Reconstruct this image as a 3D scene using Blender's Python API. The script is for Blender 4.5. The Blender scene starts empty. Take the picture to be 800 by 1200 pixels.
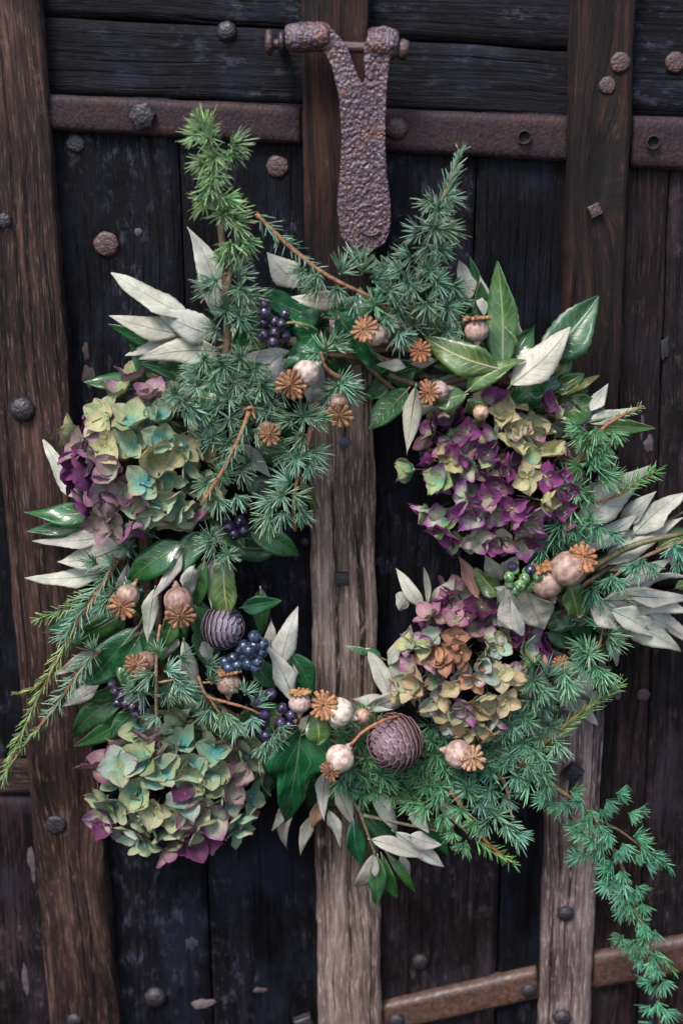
import bpy, bmesh, math, random
from mathutils import Vector, Matrix, noise
rnd = random.Random(7)
R = math.radians
sc = bpy.context.scene
COL = sc.collection

# ------------------------------------------------------------------ camera
FPX = 1667.0
PITCH = 18.0
cam_d = bpy.data.cameras.new('camera')
cam = bpy.data.objects.new('camera', cam_d)
COL.objects.link(cam)
cam_d.sensor_fit = 'VERTICAL'
cam_d.sensor_height = 36
cam_d.sensor_width = 24
cam_d.lens = 36 * FPX / 1200
cam_d.clip_start = 0.05
cam_d.clip_end = 200
DIST = 1.5
fw = Vector((0, math.cos(R(PITCH)), -math.sin(R(PITCH))))
CAM = Vector((0, 0, 1.5)) - fw * DIST
RM = Matrix.Rotation(R(90 - PITCH), 3, 'X') @ Matrix.Rotation(R(-0.9), 3, 'Z')
cam.matrix_world = Matrix.Translation(CAM) @ RM.to_4x4()
cam_d.dof.use_dof = True
cam_d.dof.focus_distance = 1.425
cam_d.dof.aperture_fstop = 3.5
sc.camera = cam

# ------------------------------------------------------------------ world, sun, exposure
world = bpy.data.worlds.new('World')
sc.world = world
world.use_nodes = True
wn = world.node_tree
sky = wn.nodes.new('ShaderNodeTexSky')
sky.sky_type = 'NISHITA'
sky.sun_disc = False
SUN_EL, SUN_AZ = 56.0, 208.0            # azimuth measured clockwise from +Y
sky.sun_elevation = R(SUN_EL)
sky.sun_rotation = R(SUN_AZ)
sky.air_density = 1.0
sky.dust_density = 2.0
bg = wn.nodes['Background']
bg.inputs['Strength'].default_value = 0.095
wn.links.new(sky.outputs[0], bg.inputs['Color'])
sun_d = bpy.data.lights.new('sun', 'SUN')
sun_d.energy = 1.5
sun_d.angle = R(18)
sun_d.color = (1.0, 0.96, 0.92)
sun = bpy.data.objects.new('sun', sun_d)
COL.objects.link(sun)
sdir = Vector((math.sin(R(SUN_AZ)) * math.cos(R(SUN_EL)), math.cos(R(SUN_AZ)) * math.cos(R(SUN_EL)), math.sin(R(SUN_EL))))
sun.rotation_euler = sdir.to_track_quat('Z', 'Y').to_euler()
sun.location = (0, -2, 4)
vs = sc.view_settings
vs.view_transform = 'Standard'
vs.look = 'None'
vs.exposure = 1.85
vs.gamma = 1
vs.use_curve_mapping = False

# ------------------------------------------------------------------ helpers
def P(px, py, d=0.0):
    """the point of the place seen at that spot, d metres in front of the door boards"""
    v = RM @ Vector(((px - 400) / FPX, -(py - 600) / FPX, -1))
    t = (-d - CAM.y) / v.y
    return CAM + v * t

FWD = RM @ Vector((0, 0, -1))
RIGHT = RM @ Vector((1, 0, 0))
UP = RM @ Vector((0, 1, 0))

def U(p):
    return (p - CAM).dot(FWD) / FPX

def link(o, parent=None, M=None):
    COL.objects.link(o)
    if parent is not None:
        o.parent = parent
    if M is not None:
        o.matrix_basis = M
    return o

def thing(name, label, cat, loc, group=None):
    o = bpy.data.objects.new(name, None)
    o.empty_display_size = 0.02
    COL.objects.link(o)
    o.location = loc
    o['label'] = label
    o['category'] = cat
    if group:
        o['group'] = group
    return o

def mesh(name, verts, faces, mats, uvs=None, smooth=True, fmat=None):
    me = bpy.data.meshes.new(name)
    me.from_pydata(verts, [], faces)
    for m in mats:
        me.materials.append(m)
    if smooth:
        me.polygons.foreach_set('use_smooth', [True] * len(me.polygons))
    if fmat:
        me.polygons.foreach_set('material_index', fmat)
    if uvs:
        uvl = me.uv_layers.new(name='UVMap')
        li = [0] * len(me.loops)
        me.loops.foreach_get('vertex_index', li)
        buf = []
        for i in li:
            buf.extend(uvs[i])
        uvl.data.foreach_set('uv', buf)
    me.update()
    return me

def obj(name, me, parent=None, M=None, color=None):
    o = bpy.data.objects.new(name, me)
    link(o, parent, M)
    if color:
        o.color = (*color, 1)
    return o

def rel(parent, M):
    """matrix of a child given in world space, parent being an unrotated empty"""
    return Matrix.Translation(-Vector(parent.location)) @ M

def frame(o, y, zhint):
    y = y.normalized()
    z = (zhint - y * zhint.dot(y))
    if z.length < 1e-5:
        z = y.orthogonal()
    z.normalize()
    x = y.cross(z)
    M = Matrix((x, y, z)).transposed().to_4x4()
    M.translation = o
    return M

def catmull(pts, n=5):
    out = []
    q = [pts[0] * 2 - pts[1]] + list(pts) + [pts[-1] * 2 - pts[-2]]
    for i in range(1, len(q) - 2):
        a, b, c, d = q[i - 1:i + 3]
        for k in range(n):
            t = k / n
            out.append(0.5 * ((2 * b) + (c - a) * t + (2 * a - 5 * b + 4 * c - d) * t * t + (3 * b - a - 3 * c + d) * t ** 3))
    out.append(q[-2].copy())
    return out

def tube_data(pts, rads, sides=6, V=None, F=None, uv=None, bump=0.0):
    V = [] if V is None else V
    F = [] if F is None else F
    b0 = len(V)
    n = len(pts)
    up = Vector((0.13, 0.31, 0.94))
    L = 0
    for i, p in enumerate(pts):
        d = (pts[min(i + 1, n - 1)] - pts[max(i - 1, 0)]).normalized()
        x = d.cross(up)
        if x.length < 0.05:
            x = d.orthogonal()
        x.normalize()
        y = d.cross(x)
        if i:
            L += (p - pts[i - 1]).length
        for k in range(sides):
            a = 2 * math.pi * k / sides
            r = rads[i] * (1 + (rnd.uniform(-bump, bump) if bump else 0))
            V.append(p + (x * math.cos(a) + y * math.sin(a)) * r)
            if uv is not None:
                uv.append((k / sides, L))
    for i in range(n - 1):
        for k in range(sides):
            a, b = b0 + i * sides + k, b0 + i * sides + (k + 1) % sides
            F.append((a, b, b + sides, a + sides))
    F.append(tuple(b0 + k for k in range(sides))[::-1])
    F.append(tuple(b0 + (n - 1) * sides + k for k in range(sides)))
    return V, F

def tube(name, pts, rads, mat, parent, sides=7, bump=0.1, color=None):
    pts = catmull(pts, 5) if len(pts) > 2 else pts
    if isinstance(rads, (tuple, list)):
        n = len(pts)
        rads = [rads[0] + (rads[1] - rads[0]) * i / (n - 1) for i in range(n)]
    else:
        rads = [rads] * len(pts)
    off = Vector(parent.location)
    V, F = tube_data([p - off for p in pts], rads, sides, bump=bump)
    return obj(name, mesh(name, V, F, [mat]), parent, color=color)

# ------------------------------------------------------------------ materials
class NT:
    def __init__(s, name):
        s.m = bpy.data.materials.new(name)
        s.m.use_nodes = True
        s.t = s.m.node_tree
        s.b = s.t.nodes['Principled BSDF']
        s.out = s.t.nodes['Material Output']
    def n(s, typ, **kw):
        nd = s.t.nodes.new('ShaderNode' + typ)
        for k, v in kw.items():
            setattr(nd, k, v)
        return nd
    def l(s, a, b):
        s.t.links.new(a, b)
        return b
    def put(s, sock, v):
        if isinstance(v, bpy.types.NodeSocket):
            s.t.links.new(v, sock)
        else:
            if isinstance(v, tuple) and len(v) == 3 and sock.type == 'RGBA':
                v = (*v, 1)
            sock.default_value = v
    def math(s, op, a, b=0.0, c=0.0, clamp=False):
        nd = s.n('Math', operation=op, use_clamp=clamp)
        for i, v in enumerate((a, b, c)):
            s.put(nd.inputs[i], v)
        return nd.outputs[0]
    def mix(s, f, a, b, mode='MIX'):
        nd = s.n('MixRGB', blend_type=mode)
        s.put(nd.inputs[0], f)
        s.put(nd.inputs[1], a)
        s.put(nd.inputs[2], b)
        return nd.outputs[0]
    def ss(s, v, lo, hi, a=0.0, b=1.0):
        nd = s.n('MapRange', interpolation_type='SMOOTHSTEP')
        for i, q in enumerate((v, lo, hi, a, b)):
            s.put(nd.inputs[i], q)
        return nd.outputs[0]
    def noise(s, vec, scale, detail=4, rough=0.55, dist=0.0):
        nd = s.n('TexNoise')
        if vec is not None:
            s.l(vec, nd.inputs['Vector'])
        nd.inputs['Scale'].default_value = scale
        nd.inputs['Detail'].default_value = detail
        nd.inputs['Roughness'].default_value = rough
        nd.inputs['Distortion'].default_value = dist
        return nd.outputs['Fac']
    def mapv(s, vec, sc_=(1, 1, 1), loc=(0, 0, 0)):
        nd = s.n('Mapping')
        s.l(vec, nd.inputs['Vector'])
        nd.inputs['Scale'].default_value = sc_
        s.put(nd.inputs['Location'], loc)
        return nd.outputs[0]
    def bump(s, h, strength, dist, normal=None):
        nd = s.n('Bump')
        nd.inputs['Strength'].default_value = strength
        nd.inputs['Distance'].default_value = dist
        s.l(h, nd.inputs['Height'])
        if normal is not None:
            s.l(normal, nd.inputs['Normal'])
        return nd.outputs[0]
    def fin(s, col, rough=0.6, normal=None, trans=0.0, tcol=None, spec=0.5, coat=0.0):
        s.put(s.b.inputs['Base Color'], col)
        s.put(s.b.inputs['Roughness'], rough)
        s.b.inputs['Specular IOR Level'].default_value = spec
        s.b.inputs['Coat Weight'].default_value = coat
        if normal is not None:
            s.l(normal, s.b.inputs['Normal'])
        if trans > 0:
            tr = s.n('BsdfTranslucent')
            s.put(tr.inputs['Color'], tcol if tcol is not None else col)
            if normal is not None:
                s.l(normal, tr.inputs['Normal'])
            mx = s.n('MixShader')
            mx.inputs[0].default_value = trans
            s.l(s.b.outputs[0], mx.inputs[1])
            s.l(tr.outputs[0], mx.inputs[2])
            s.l(mx.outputs[0], s.out.inputs['Surface'])
        return s.m

def wood(name, dark, mid, light, patch=None, patch_amt=0.55, rough=0.62, grain=1.0, contrast=1.0, spec=0.25, painted_sheen=None):
    s = NT(name)
    uv = s.n('TexCoord').outputs['UV']
    rn = s.n('ObjectInfo').outputs['Random']
    off = s.n('CombineXYZ')
    s.l(s.math('MULTIPLY', rn, 7.3), off.inputs[0])
    s.l(s.math('MULTIPLY', rn, 13.7), off.inputs[1])
    add = s.n('VectorMath', operation='ADD')
    s.l(uv, add.inputs[0]); s.l(off.outputs[0], add.inputs[1])
    # warp
    wv = s.noise(s.mapv(add.outputs[0], (9, 4, 1)), 1.0, 2, 0.5)
    wo = s.n('CombineXYZ')
    s.l(s.math('MULTIPLY', s.math('SUBTRACT', wv, 0.5), 0.020), wo.inputs[0])
    a2 = s.n('VectorMath', operation='ADD')
    s.l(add.outputs[0], a2.inputs[0]); s.l(wo.outputs[0], a2.inputs[1])
    vk = s.n('TexVoronoi', feature='F1')
    s.l(s.mapv(a2.outputs[0], (13, 3.1, 1)), vk.inputs['Vector'])
    vk.inputs['Scale'].default_value = 1.0
    kon = s.n('SeparateXYZ'); s.l(vk.outputs['Color'], kon.inputs[0])
    has = s.ss(kon.outputs[0], 0.62, 0.66)
    kd = vk.outputs['Distance']
    bul = s.n('CombineXYZ')
    s.l(s.math('MULTIPLY', s.math('MULTIPLY', s.ss(kd, 0.42, 0.0), has), 0.018), bul.inputs[0])
    a3 = s.n('VectorMath', operation='ADD')
    s.l(a2.outputs[0], a3.inputs[0]); s.l(bul.outputs[0], a3.inputs[1])
    knot = s.math('MULTIPLY', s.ss(kd, 0.15, 0.07), has)
    v = a3.outputs[0]
    tone = s.noise(s.mapv(v, (28, 3.2, 1)), 1.0, 4, 0.6)
    fine = s.noise(s.mapv(v, (480, 32, 1)), 1.0, 6, 0.72)
    line = s.noise(s.mapv(v, (170, 3.4, 1)), 1.0, 5, 0.65)
    crack = s.noise(s.mapv(v, (75, 1.5, 1), (3.1, 5.2, 0)), 1.0, 3, 0.55)
    blot = s.noise(s.mapv(v, (9, 6, 1)), 1.0, 6, 0.65)
    scr = s.noise(s.mapv(v, (95, 38, 1)), 1.0, 8, 0.8)
    f = s.math('ADD', s.math('MULTIPLY', tone, 0.9), s.math('MULTIPLY', line, 0.75))
    f = s.math('ADD', f, s.math('MULTIPLY', fine, 0.4))
    f = s.math('ADD', f, s.math('MULTIPLY', blot, 0.5))
    f = s.ss(f, 1.27 - 0.32 / contrast, 1.27 + 0.42 / contrast)
    ramp = s.n('ValToRGB')
    ramp.color_ramp.elements[0].color = (*dark, 1)
    ramp.color_ramp.elements[1].color = (*light, 1)
    e = ramp.color_ramp.elements.new(0.5); e.color = (*mid, 1)
    s.l(f, ramp.inputs[0])
    col = ramp.outputs[0]
    ck = s.math('MULTIPLY', s.ss(crack, 0.345, 0.375, 1, 0), 1.0, clamp=True)
    ck2 = s.ss(line, 0.365, 0.41, 1, 0)
    cks = s.math('MAXIMUM', ck, s.math('MULTIPLY', ck2, 0.7))
    col = s.mix(s.math('MULTIPLY', cks, 0.9), col, (dark[0] * 0.3, dark[1] * 0.3, dark[2] * 0.3))
    col = s.mix(s.math('MULTIPLY', s.ss(fine, 0.53, 0.64), 0.5), col, (min(1, light[0] * 1.5), min(1, light[1] * 1.5), min(1, light[2] * 1.5)))
    if painted_sheen:  # cloudy sheen of the dark boards, mixed into their base colour
        cl_ = s.noise(s.mapv(v, (17, 11, 1), (2.2, 8.1, 0)), 1.0, 5, 0.6)
        col = s.mix(s.math('MULTIPLY', s.ss(cl_, 0.46, 0.68), s.ss(tone, 0.3, 0.7, .35, .9)), col, painted_sheen)
    if patch:
        pm = s.math('MULTIPLY', s.ss(scr, patch_amt, patch_amt + 0.12), s.ss(blot, 0.42, 0.62))
        col = s.mix(s.math('MULTIPLY', pm, 0.75), col, patch)
    col = s.mix(s.math('MULTIPLY', knot, 0.85), col, (dark[0] * 0.5, dark[1] * 0.45, dark[2] * 0.4))
    h = s.math('ADD', s.math('MULTIPLY', fine, 0.6), s.math('MULTIPLY', line, 0.9))
    h = s.math('SUBTRACT', h, s.math('MULTIPLY', knot, 0.9))
    h = s.math('SUBTRACT', h, s.math('MULTIPLY', cks, 0.8))
    h = s.math('ADD', h, s.math('MULTIPLY', scr, 0.6))
    nm = s.bump(h, 1.0, 0.0024 * grain)
    rg = s.ss(blot, 0.3, 0.7, rough - 0.14, rough + 0.16)
    return s.fin(col, rg, nm, spec=spec)

M_BAT = wood('weathered_brown_wood', (0.004, 0.002, 0.002), (0.024, 0.0115, 0.009), (0.115, 0.062, 0.047), grain=1.3, contrast=1.1, patch=(0.16, 0.10, 0.08), patch_amt=0.55)
M_BATC = wood('lit_worn_grey_brown_wood', (0.020, 0.011, 0.009), (0.140, 0.098, 0.083), (0.33, 0.255, 0.222), grain=1.3, contrast=1.1, patch=(0.34, 0.27, 0.24), patch_amt=0.54)  # worn wood, with the light on the lower batten in its paler colour
M_BATR = wood('pale_brown_wood', (0.022, 0.012, 0.012), (0.140, 0.096, 0.090), (0.34, 0.260, 0.248), grain=1.1, contrast=1.1, patch=(0.36, 0.28, 0.28), patch_amt=0.53)  # paler brown for the lower length of the right batten
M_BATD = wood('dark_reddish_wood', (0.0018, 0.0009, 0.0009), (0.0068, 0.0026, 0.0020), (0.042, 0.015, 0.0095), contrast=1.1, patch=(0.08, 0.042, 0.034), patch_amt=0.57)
M_PNL = wood('blackened_board', (0.0005, 0.0005, 0.0010), (0.0013, 0.0013, 0.0026), (0.0080, 0.0068, 0.0115), contrast=1.2, patch=(0.050, 0.052, 0.074), patch_amt=0.51, rough=0.6, grain=1.2, spec=0.15, painted_sheen=(0.0088, 0.0108, 0.0200))
M_PNLB = wood('blackened_brown_board', (0.0009, 0.0006, 0.0008), (0.0046, 0.0024, 0.0032), (0.034, 0.018, 0.019), contrast=1.2, patch=(0.085, 0.058, 0.068), patch_amt=0.52, rough=0.55, grain=1.2, spec=0.22, painted_sheen=(0.020, 0.0145, 0.022))
M_PNLR = wood('red_brown_board', (0.0013, 0.0007, 0.0008), (0.0085, 0.0034, 0.0030), (0.046, 0.022, 0.019), contrast=1.2, patch=(0.080, 0.052, 0.064), patch_amt=0.53, rough=0.55, grain=1.2, spec=0.22, painted_sheen=(0.013, 0.0105, 0.0155))

def iron(name, base, rust, glint, pit=1.0, rustamt=0.5, scale=1.0, rough=0.55, spec=0.5):
    s = NT(name)
    ob = s.n('TexCoord').outputs['Object']
    n1 = s.noise(ob, 40 * scale, 6, 0.7)
    n2 = s.noise(ob, 190 * scale, 5, 0.65)
    vo = s.n('TexVoronoi', feature='SMOOTH_F1')
    vo.inputs['Scale'].default_value = 330 * scale
    vo.inputs['Smoothness'].default_value = 0.6
    dist = s.mapv(ob, (1, 1, 0.8))
    wadd = s.n('VectorMath', operation='ADD')
    nz = s.n('TexNoise'); nz.inputs['Scale'].default_value = 140 * scale
    s.l(ob, nz.inputs['Vector'])
    sc2 = s.n('VectorMath', operation='SCALE'); sc2.inputs['Scale'].default_value = 0.004 / scale
    s.l(nz.outputs['Color'], sc2.inputs[0])
    s.l(dist, wadd.inputs[0]); s.l(sc2.outputs[0], wadd.inputs[1])
    s.l(wadd.outputs[0], vo.inputs['Vector'])
    vd = vo.outputs['Distance']
    col = s.mix(s.ss(n1, rustamt - 0.1, rustamt + 0.16), base, rust)
    col = s.mix(s.math('MULTIPLY', s.ss(vd, 0.35, 0.62), 0.55), col, (rust[0] * 0.45, rust[1] * 0.4, rust[2] * 0.35))
    col = s.mix(s.math('MULTIPLY', s.ss(n2, 0.5, 0.7), 0.45), col, glint)  # pale glints put into the colour by fine noise
    h = s.math('ADD', s.math('MULTIPLY', vd, -1.0), s.math('MULTIPLY', n2, 0.9))
    h = s.math('ADD', h, s.math('MULTIPLY', n1, 0.8))
    nm = s.bump(h, 0.9, 0.0022 * pit)
    s.b.inputs['Metallic'].default_value = 0.0
    return s.fin(col, s.ss(n2, 0.3, 0.7, rough - 0.14, rough + 0.12), nm, spec=spec)

M_IRON = iron('pitted_rusty_iron', (0.062, 0.043, 0.062), (0.135, 0.050, 0.030), (0.15, 0.13, 0.175), rustamt=0.56, rough=0.33)
M_STRAP = iron('purple_brown_iron', (0.0155, 0.0092, 0.0140), (0.030, 0.0135, 0.0120), (0.050, 0.034, 0.048), pit=0.28, rustamt=0.5, rough=0.66, spec=0.22)
M_STRAPR = iron('orange_rusted_iron', (0.045, 0.022, 0.019), (0.072, 0.034, 0.020), (0.08, 0.055, 0.05), pit=0.3, rustamt=0.47, scale=0.7)
M_BOLT = iron('dark_bolt_iron', (0.011, 0.0095, 0.016), (0.024, 0.013, 0.012), (0.026, 0.021, 0.032), pit=0.35, rustamt=0.52, scale=0.012)
M_BOLTR = iron('rusted_bolt_iron', (0.045, 0.024, 0.026), (0.075, 0.034, 0.027), (0.075, 0.052, 0.062), pit=0.4, rustamt=0.5, scale=0.012)

def plain(name, col, rough=0.6, var=0.3, scale=120, bumpd=0.0006, trans=0.0, spec=0.5, tint=True, col2=None):
    s = NT(name)
    ob = s.n('TexCoord').outputs['Object']
    oi = s.n('ObjectInfo')
    n = s.noise(ob, scale, 5, 0.6)
    c2 = col2 if col2 else tuple(c * (1 - var) for c in col)
    c = s.mix(s.ss(n, 0.35, 0.65), col, c2)
    if tint:
        c = s.mix(1.0, c, oi.outputs['Color'], 'MULTIPLY')
    nm = s.bump(n, 0.6, bumpd)
    return s.fin(c, rough, nm, trans=trans, spec=spec)

M_TWIG = plain('brown_bark', (0.16, 0.095, 0.055), 0.7, 0.6, 300, 0.0008)
M_TWIGG = plain('olive_stem', (0.13, 0.12, 0.06), 0.6, 0.4, 300, 0.0004)
M_POD = plain('dried_poppy_skin', (0.31, 0.268, 0.222), 0.5, 0.3, 2.2, 0.0008, col2=(0.165, 0.115, 0.10))
M_CROWN = plain('golden_brown_poppy_crown', (0.255, 0.135, 0.068), 0.75, 0.5, 5, 0.0008, col2=(0.095, 0.042, 0.022))
M_BERRY = plain('bloomy_dark_berry', (0.0085, 0.008, 0.020), 0.30, 0.3, 1.6, 0.0002, col2=(0.030, 0.030, 0.050))
M_CORE = plain('dried_flower_stalk', (0.05, 0.045, 0.02), 0.8, 0.4, 200)
M_EYE = plain('flower_eye', (0.38, 0.20, 0.09), 0.7, 0.3, 400)
M_FLAKE = plain('flaking_paint', (0.16, 0.13, 0.15), 0.7, 0.5, 120, 0.001)

def scale_mat():
    s = NT('cone_scale_wood')
    uv = s.n('TexCoord').outputs['UV']
    sp = s.n('SeparateXYZ'); s.l(uv, sp.inputs[0])
    ob = s.n('TexCoord').outputs['Object']
    oi = s.n('ObjectInfo')
    n = s.noise(ob, 3.5, 6, 0.75)
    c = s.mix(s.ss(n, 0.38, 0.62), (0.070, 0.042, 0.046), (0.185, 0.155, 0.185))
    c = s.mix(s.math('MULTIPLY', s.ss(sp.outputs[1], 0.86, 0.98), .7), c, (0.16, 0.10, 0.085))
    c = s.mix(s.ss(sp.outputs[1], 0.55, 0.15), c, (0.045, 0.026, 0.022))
    c = s.mix(1.0, c, oi.outputs['Color'], 'MULTIPLY')
    return s.fin(c, 0.6, s.bump(n, 0.9, 0.0009))
M_SCALE = scale_mat()

def leaf_mat(name, c1, c2, vein, veins=9, slope=1.4, vstr=0.5, rough=0.35, rv=0.1, trans=0.12, tcol=None, spec=0.5, spots=None, edge=None, vb=0.0006, midw=0.05):
    s = NT(name)
    uv = s.n('TexCoord').outputs['UV']
    oi = s.n('ObjectInfo')
    sp = s.n('SeparateXYZ'); s.l(uv, sp.inputs[0])
    u, t = sp.outputs[0], sp.outputs[1]
    av = s.math('ABSOLUTE', s.math('SUBTRACT', s.math('MULTIPLY', u, 2.0), 1.0))
    q = s.math('SUBTRACT', s.math('MULTIPLY', t, float(veins)), s.math('MULTIPLY', av, slope))
    nsm = s.noise(uv, 5, 2)
    q = s.math('ADD', q, s.math('MULTIPLY', nsm, 0.8))
    fr = s.math('ABSOLUTE', s.math('SUBTRACT', s.math('FRACT', q), 0.5))
    side = s.ss(fr, 0.10, 0.0)
    side = s.math('MULTIPLY', side, s.ss(av, 1.0, 0.6))
    mid = s.ss(av, midw * 1.8, midw * 0.4)
    vm = s.math('MAXIMUM', s.math('MULTIPLY', side, 0.55), mid)
    ob = s.n('TexCoord').outputs['Object']
    off = s.n('VectorMath', operation='ADD')
    cmb = s.n('CombineXYZ'); s.l(s.math('MULTIPLY', oi.outputs['Random'], 9.0), cmb.inputs[0])
    s.l(ob, off.inputs[0]); s.l(cmb.outputs[0], off.inputs[1])
    n = s.noise(off.outputs[0], 55, 5, 0.6)
    n2 = s.noise(off.outputs[0], 260, 4, 0.7)
    c = s.mix(s.ss(n, 0.3, 0.7), c1, c2)
    c = s.mix(s.math('MULTIPLY', vm, vstr), c, vein)
    if spots:
        c = s.mix(s.math('MULTIPLY', s.ss(n2, 0.6, 0.72), 0.55), c, spots)
    if edge:
        c = s.mix(s.math('MULTIPLY', s.ss(av, 0.86, 1.0), 0.5), c, edge)
    c = s.mix(1.0, c, oi.outputs['Color'], 'MULTIPLY')
    h = s.math('ADD', s.math('MULTIPLY', vm, 1.0), s.math('MULTIPLY', n2, 0.35))
    h = s.math('ADD', h, s.math('MULTIPLY', n, 0.8))
    nm = s.bump(h, 0.6, vb)
    return s.fin(c, s.ss(n, 0.3, 0.7, rough - rv, rough + rv), nm, trans=trans, tcol=tcol, spec=spec)

M_LG = leaf_mat('glossy_dark_leaf', (0.012, 0.055, 0.020), (0.020, 0.085, 0.030), (0.09, 0.16, 0.06), 8, 1.6, 0.45, 0.27, 0.08, 0.08, (0.05, 0.20, 0.03))
M_LB = leaf_mat('mid_green_leaf', (0.022, 0.062, 0.018), (0.055, 0.105, 0.026), (0.30, 0.30, 0.10), 9, 1.8, 0.6, 0.36, 0.08, 0.12, (0.12, 0.28, 0.04), spots=(0.12, 0.11, 0.03))
M_LS = leaf_mat('felted_silver_underside', (0.37, 0.365, 0.32), (0.235, 0.235, 0.205), (0.19, 0.165, 0.12), 10, 1.9, 0.5, 0.66, 0.08, 0.12, (0.38, 0.38, 0.26), spec=0.25, edge=(0.24, 0.17, 0.11), vb=0.0008)
M_LI = leaf_mat('ivy_leaf', (0.008, 0.062, 0.022), (0.016, 0.100, 0.034), (0.14, 0.24, 0.12), 4, 2.4, 0.55, 0.24, 0.07, 0.08, (0.04, 0.22, 0.04), midw=0.03)
M_LBR = leaf_mat('withered_brown_leaf', (0.17, 0.10, 0.065), (0.23, 0.15, 0.10), (0.10, 0.06, 0.04), 8, 1.8, 0.4, 0.6, 0.08, 0.15, (0.3, 0.18, 0.1))

def needle_mat():
    s = NT('cedar_needle')
    uv = s.n('TexCoord').outputs['UV']
    oi = s.n('ObjectInfo')
    sp = s.n('SeparateXYZ'); s.l(uv, sp.inputs[0])
    u, t = sp.outputs[0], sp.outputs[1]
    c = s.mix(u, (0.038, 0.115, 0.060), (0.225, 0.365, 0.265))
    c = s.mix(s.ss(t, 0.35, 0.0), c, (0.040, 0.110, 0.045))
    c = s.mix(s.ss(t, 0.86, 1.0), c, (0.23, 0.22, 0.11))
    c = s.mix(1.0, c, oi.outputs['Color'], 'MULTIPLY')
    return s.fin(c, 0.34, None, trans=0.10, tcol=c, spec=0.55)
M_NEEDLE = needle_mat()

def petal_mat(name, centre, mid, edge, e0=0.55, e1=1.0, cen=0.38, speck=None, noisy=0.35, spk=0.6):
    """UV: u across, v from the claw outward; colours belong to the dried petal itself"""
    s = NT(name)
    uv = s.n('TexCoord').outputs['UV']
    oi = s.n('ObjectInfo')
    sp = s.n('SeparateXYZ'); s.l(uv, sp.inputs[0])
    u, t = sp.outputs[0], sp.outputs[1]
    av = s.math('ABSOLUTE', s.math('SUBTRACT', s.math('MULTIPLY', u, 2.0), 1.0))
    cmb = s.n('CombineXYZ'); s.l(s.math('MULTIPLY', oi.outputs['Random'], 37.0), cmb.inputs[2])
    add = s.n('VectorMath', operation='ADD'); s.l(uv, add.inputs[0]); s.l(cmb.outputs[0], add.inputs[1])
    n = s.noise(add.outputs[0], 2.6, 4, 0.6)
    n2 = s.noise(add.outputs[0], 11, 4, 0.7)
    vv = s.n('TexNoise'); vm_ = s.mapv(add.outputs[0], (9, 1.6, 1))
    s.l(vm_, vv.inputs['Vector']); vv.inputs['Scale'].default_value = 2.0; vv.inputs['Detail'].default_value = 4
    rad = s.math('MAXIMUM', t, s.math('MULTIPLY', av, 0.9))
    rad = s.math('ADD', rad, s.math('MULTIPLY', s.math('SUBTRACT', n, 0.5), noisy * 2))
    rad = s.math('ADD', rad, s.math('MULTIPLY', s.math('SUBTRACT', oi.outputs['Random'], 0.5), 0.3))
    c = s.mix(s.ss(rad, e0, e1), mid, edge)
    c = s.mix(s.ss(s.math('ADD', t, s.math('MULTIPLY', s.math('SUBTRACT', n2, 0.5), 0.25)), cen, 0.05), c, centre)
    if speck:
        c = s.mix(s.math('MULTIPLY', s.ss(n2, 0.54, 0.70), spk), c, speck)
    vein = s.ss(vv.outputs['Fac'], 0.35, 0.65)
    rim = s.ss(s.math('ADD', s.math('MAXIMUM', av, s.math('ADD', t, 0.02)), s.math('MULTIPLY', s.math('SUBTRACT', n2, 0.5), 0.3)), 0.84, 1.02)
    c = s.mix(s.math('MULTIPLY', rim, 0.32), c, s.mix(0.45, c, (0.10, 0.045, 0.03)))
    c = s.mix(s.math('MULTIPLY', s.math('SUBTRACT', 1.0, vein), 0.40), c, s.mix(0.5, c, (0.02, 0.02, 0.01)))
    c = s.mix(1.0, c, (1.3, 1.3, 1.3), 'MULTIPLY')
    c = s.mix(1.0, c, oi.outputs['Color'], 'MULTIPLY')
    h = s.math('ADD', vv.outputs['Fac'], s.math('MULTIPLY', n2, 0.5))
    nm = s.bump(h, 0.8, 0.0009)
    return s.fin(c, 0.68, nm, trans=0.24, tcol=c, spec=0.2)

PM = {
    'green': petal_mat('green_petal', (0.07, 0.21, 0.17), (0.20, 0.245, 0.135), (0.285, 0.26, 0.165), speck=(0.17, 0.11, 0.08), spk=0.5),
    'teal': petal_mat('teal_centred_petal', (0.055, 0.22, 0.21), (0.175, 0.25, 0.165), (0.27, 0.265, 0.17), cen=0.5, speck=(0.20, 0.16, 0.09), spk=0.3),
    'mauve': petal_mat('mauve_petal', (0.14, 0.17, 0.10), (0.20, 0.14, 0.14), (0.17, 0.07, 0.12), speck=(0.10, 0.05, 0.05)),
    'purple': petal_mat('purple_petal', (0.13, 0.10, 0.10), (0.085, 0.020, 0.070), (0.135, 0.028, 0.105), speck=(0.024, 0.006, 0.020), noisy=.5),
    'twotone': petal_mat('green_petal_with_purple_tip', (0.19, 0.22, 0.14), (0.27, 0.27, 0.20), (0.19, 0.045, 0.165), e0=0.40, e1=1.0, speck=(0.16, 0.09, 0.12), spk=0.35),
    'cream': petal_mat('cream_petal', (0.22, 0.22, 0.10), (0.36, 0.32, 0.19), (0.34, 0.275, 0.175), speck=(0.22, 0.13, 0.09), spk=0.5),
    'blue': petal_mat('grey_blue_petal', (0.16, 0.20, 0.12), (0.22, 0.29, 0.25), (0.30, 0.26, 0.27), speck=(0.20, 0.10, 0.19), spk=0.4),
    'rust': petal_mat('rust_brown_petal', (0.15, 0.08, 0.05), (0.27, 0.155, 0.095), (0.20, 0.105, 0.08), speck=(0.13, 0.05, 0.03)),
}

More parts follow.
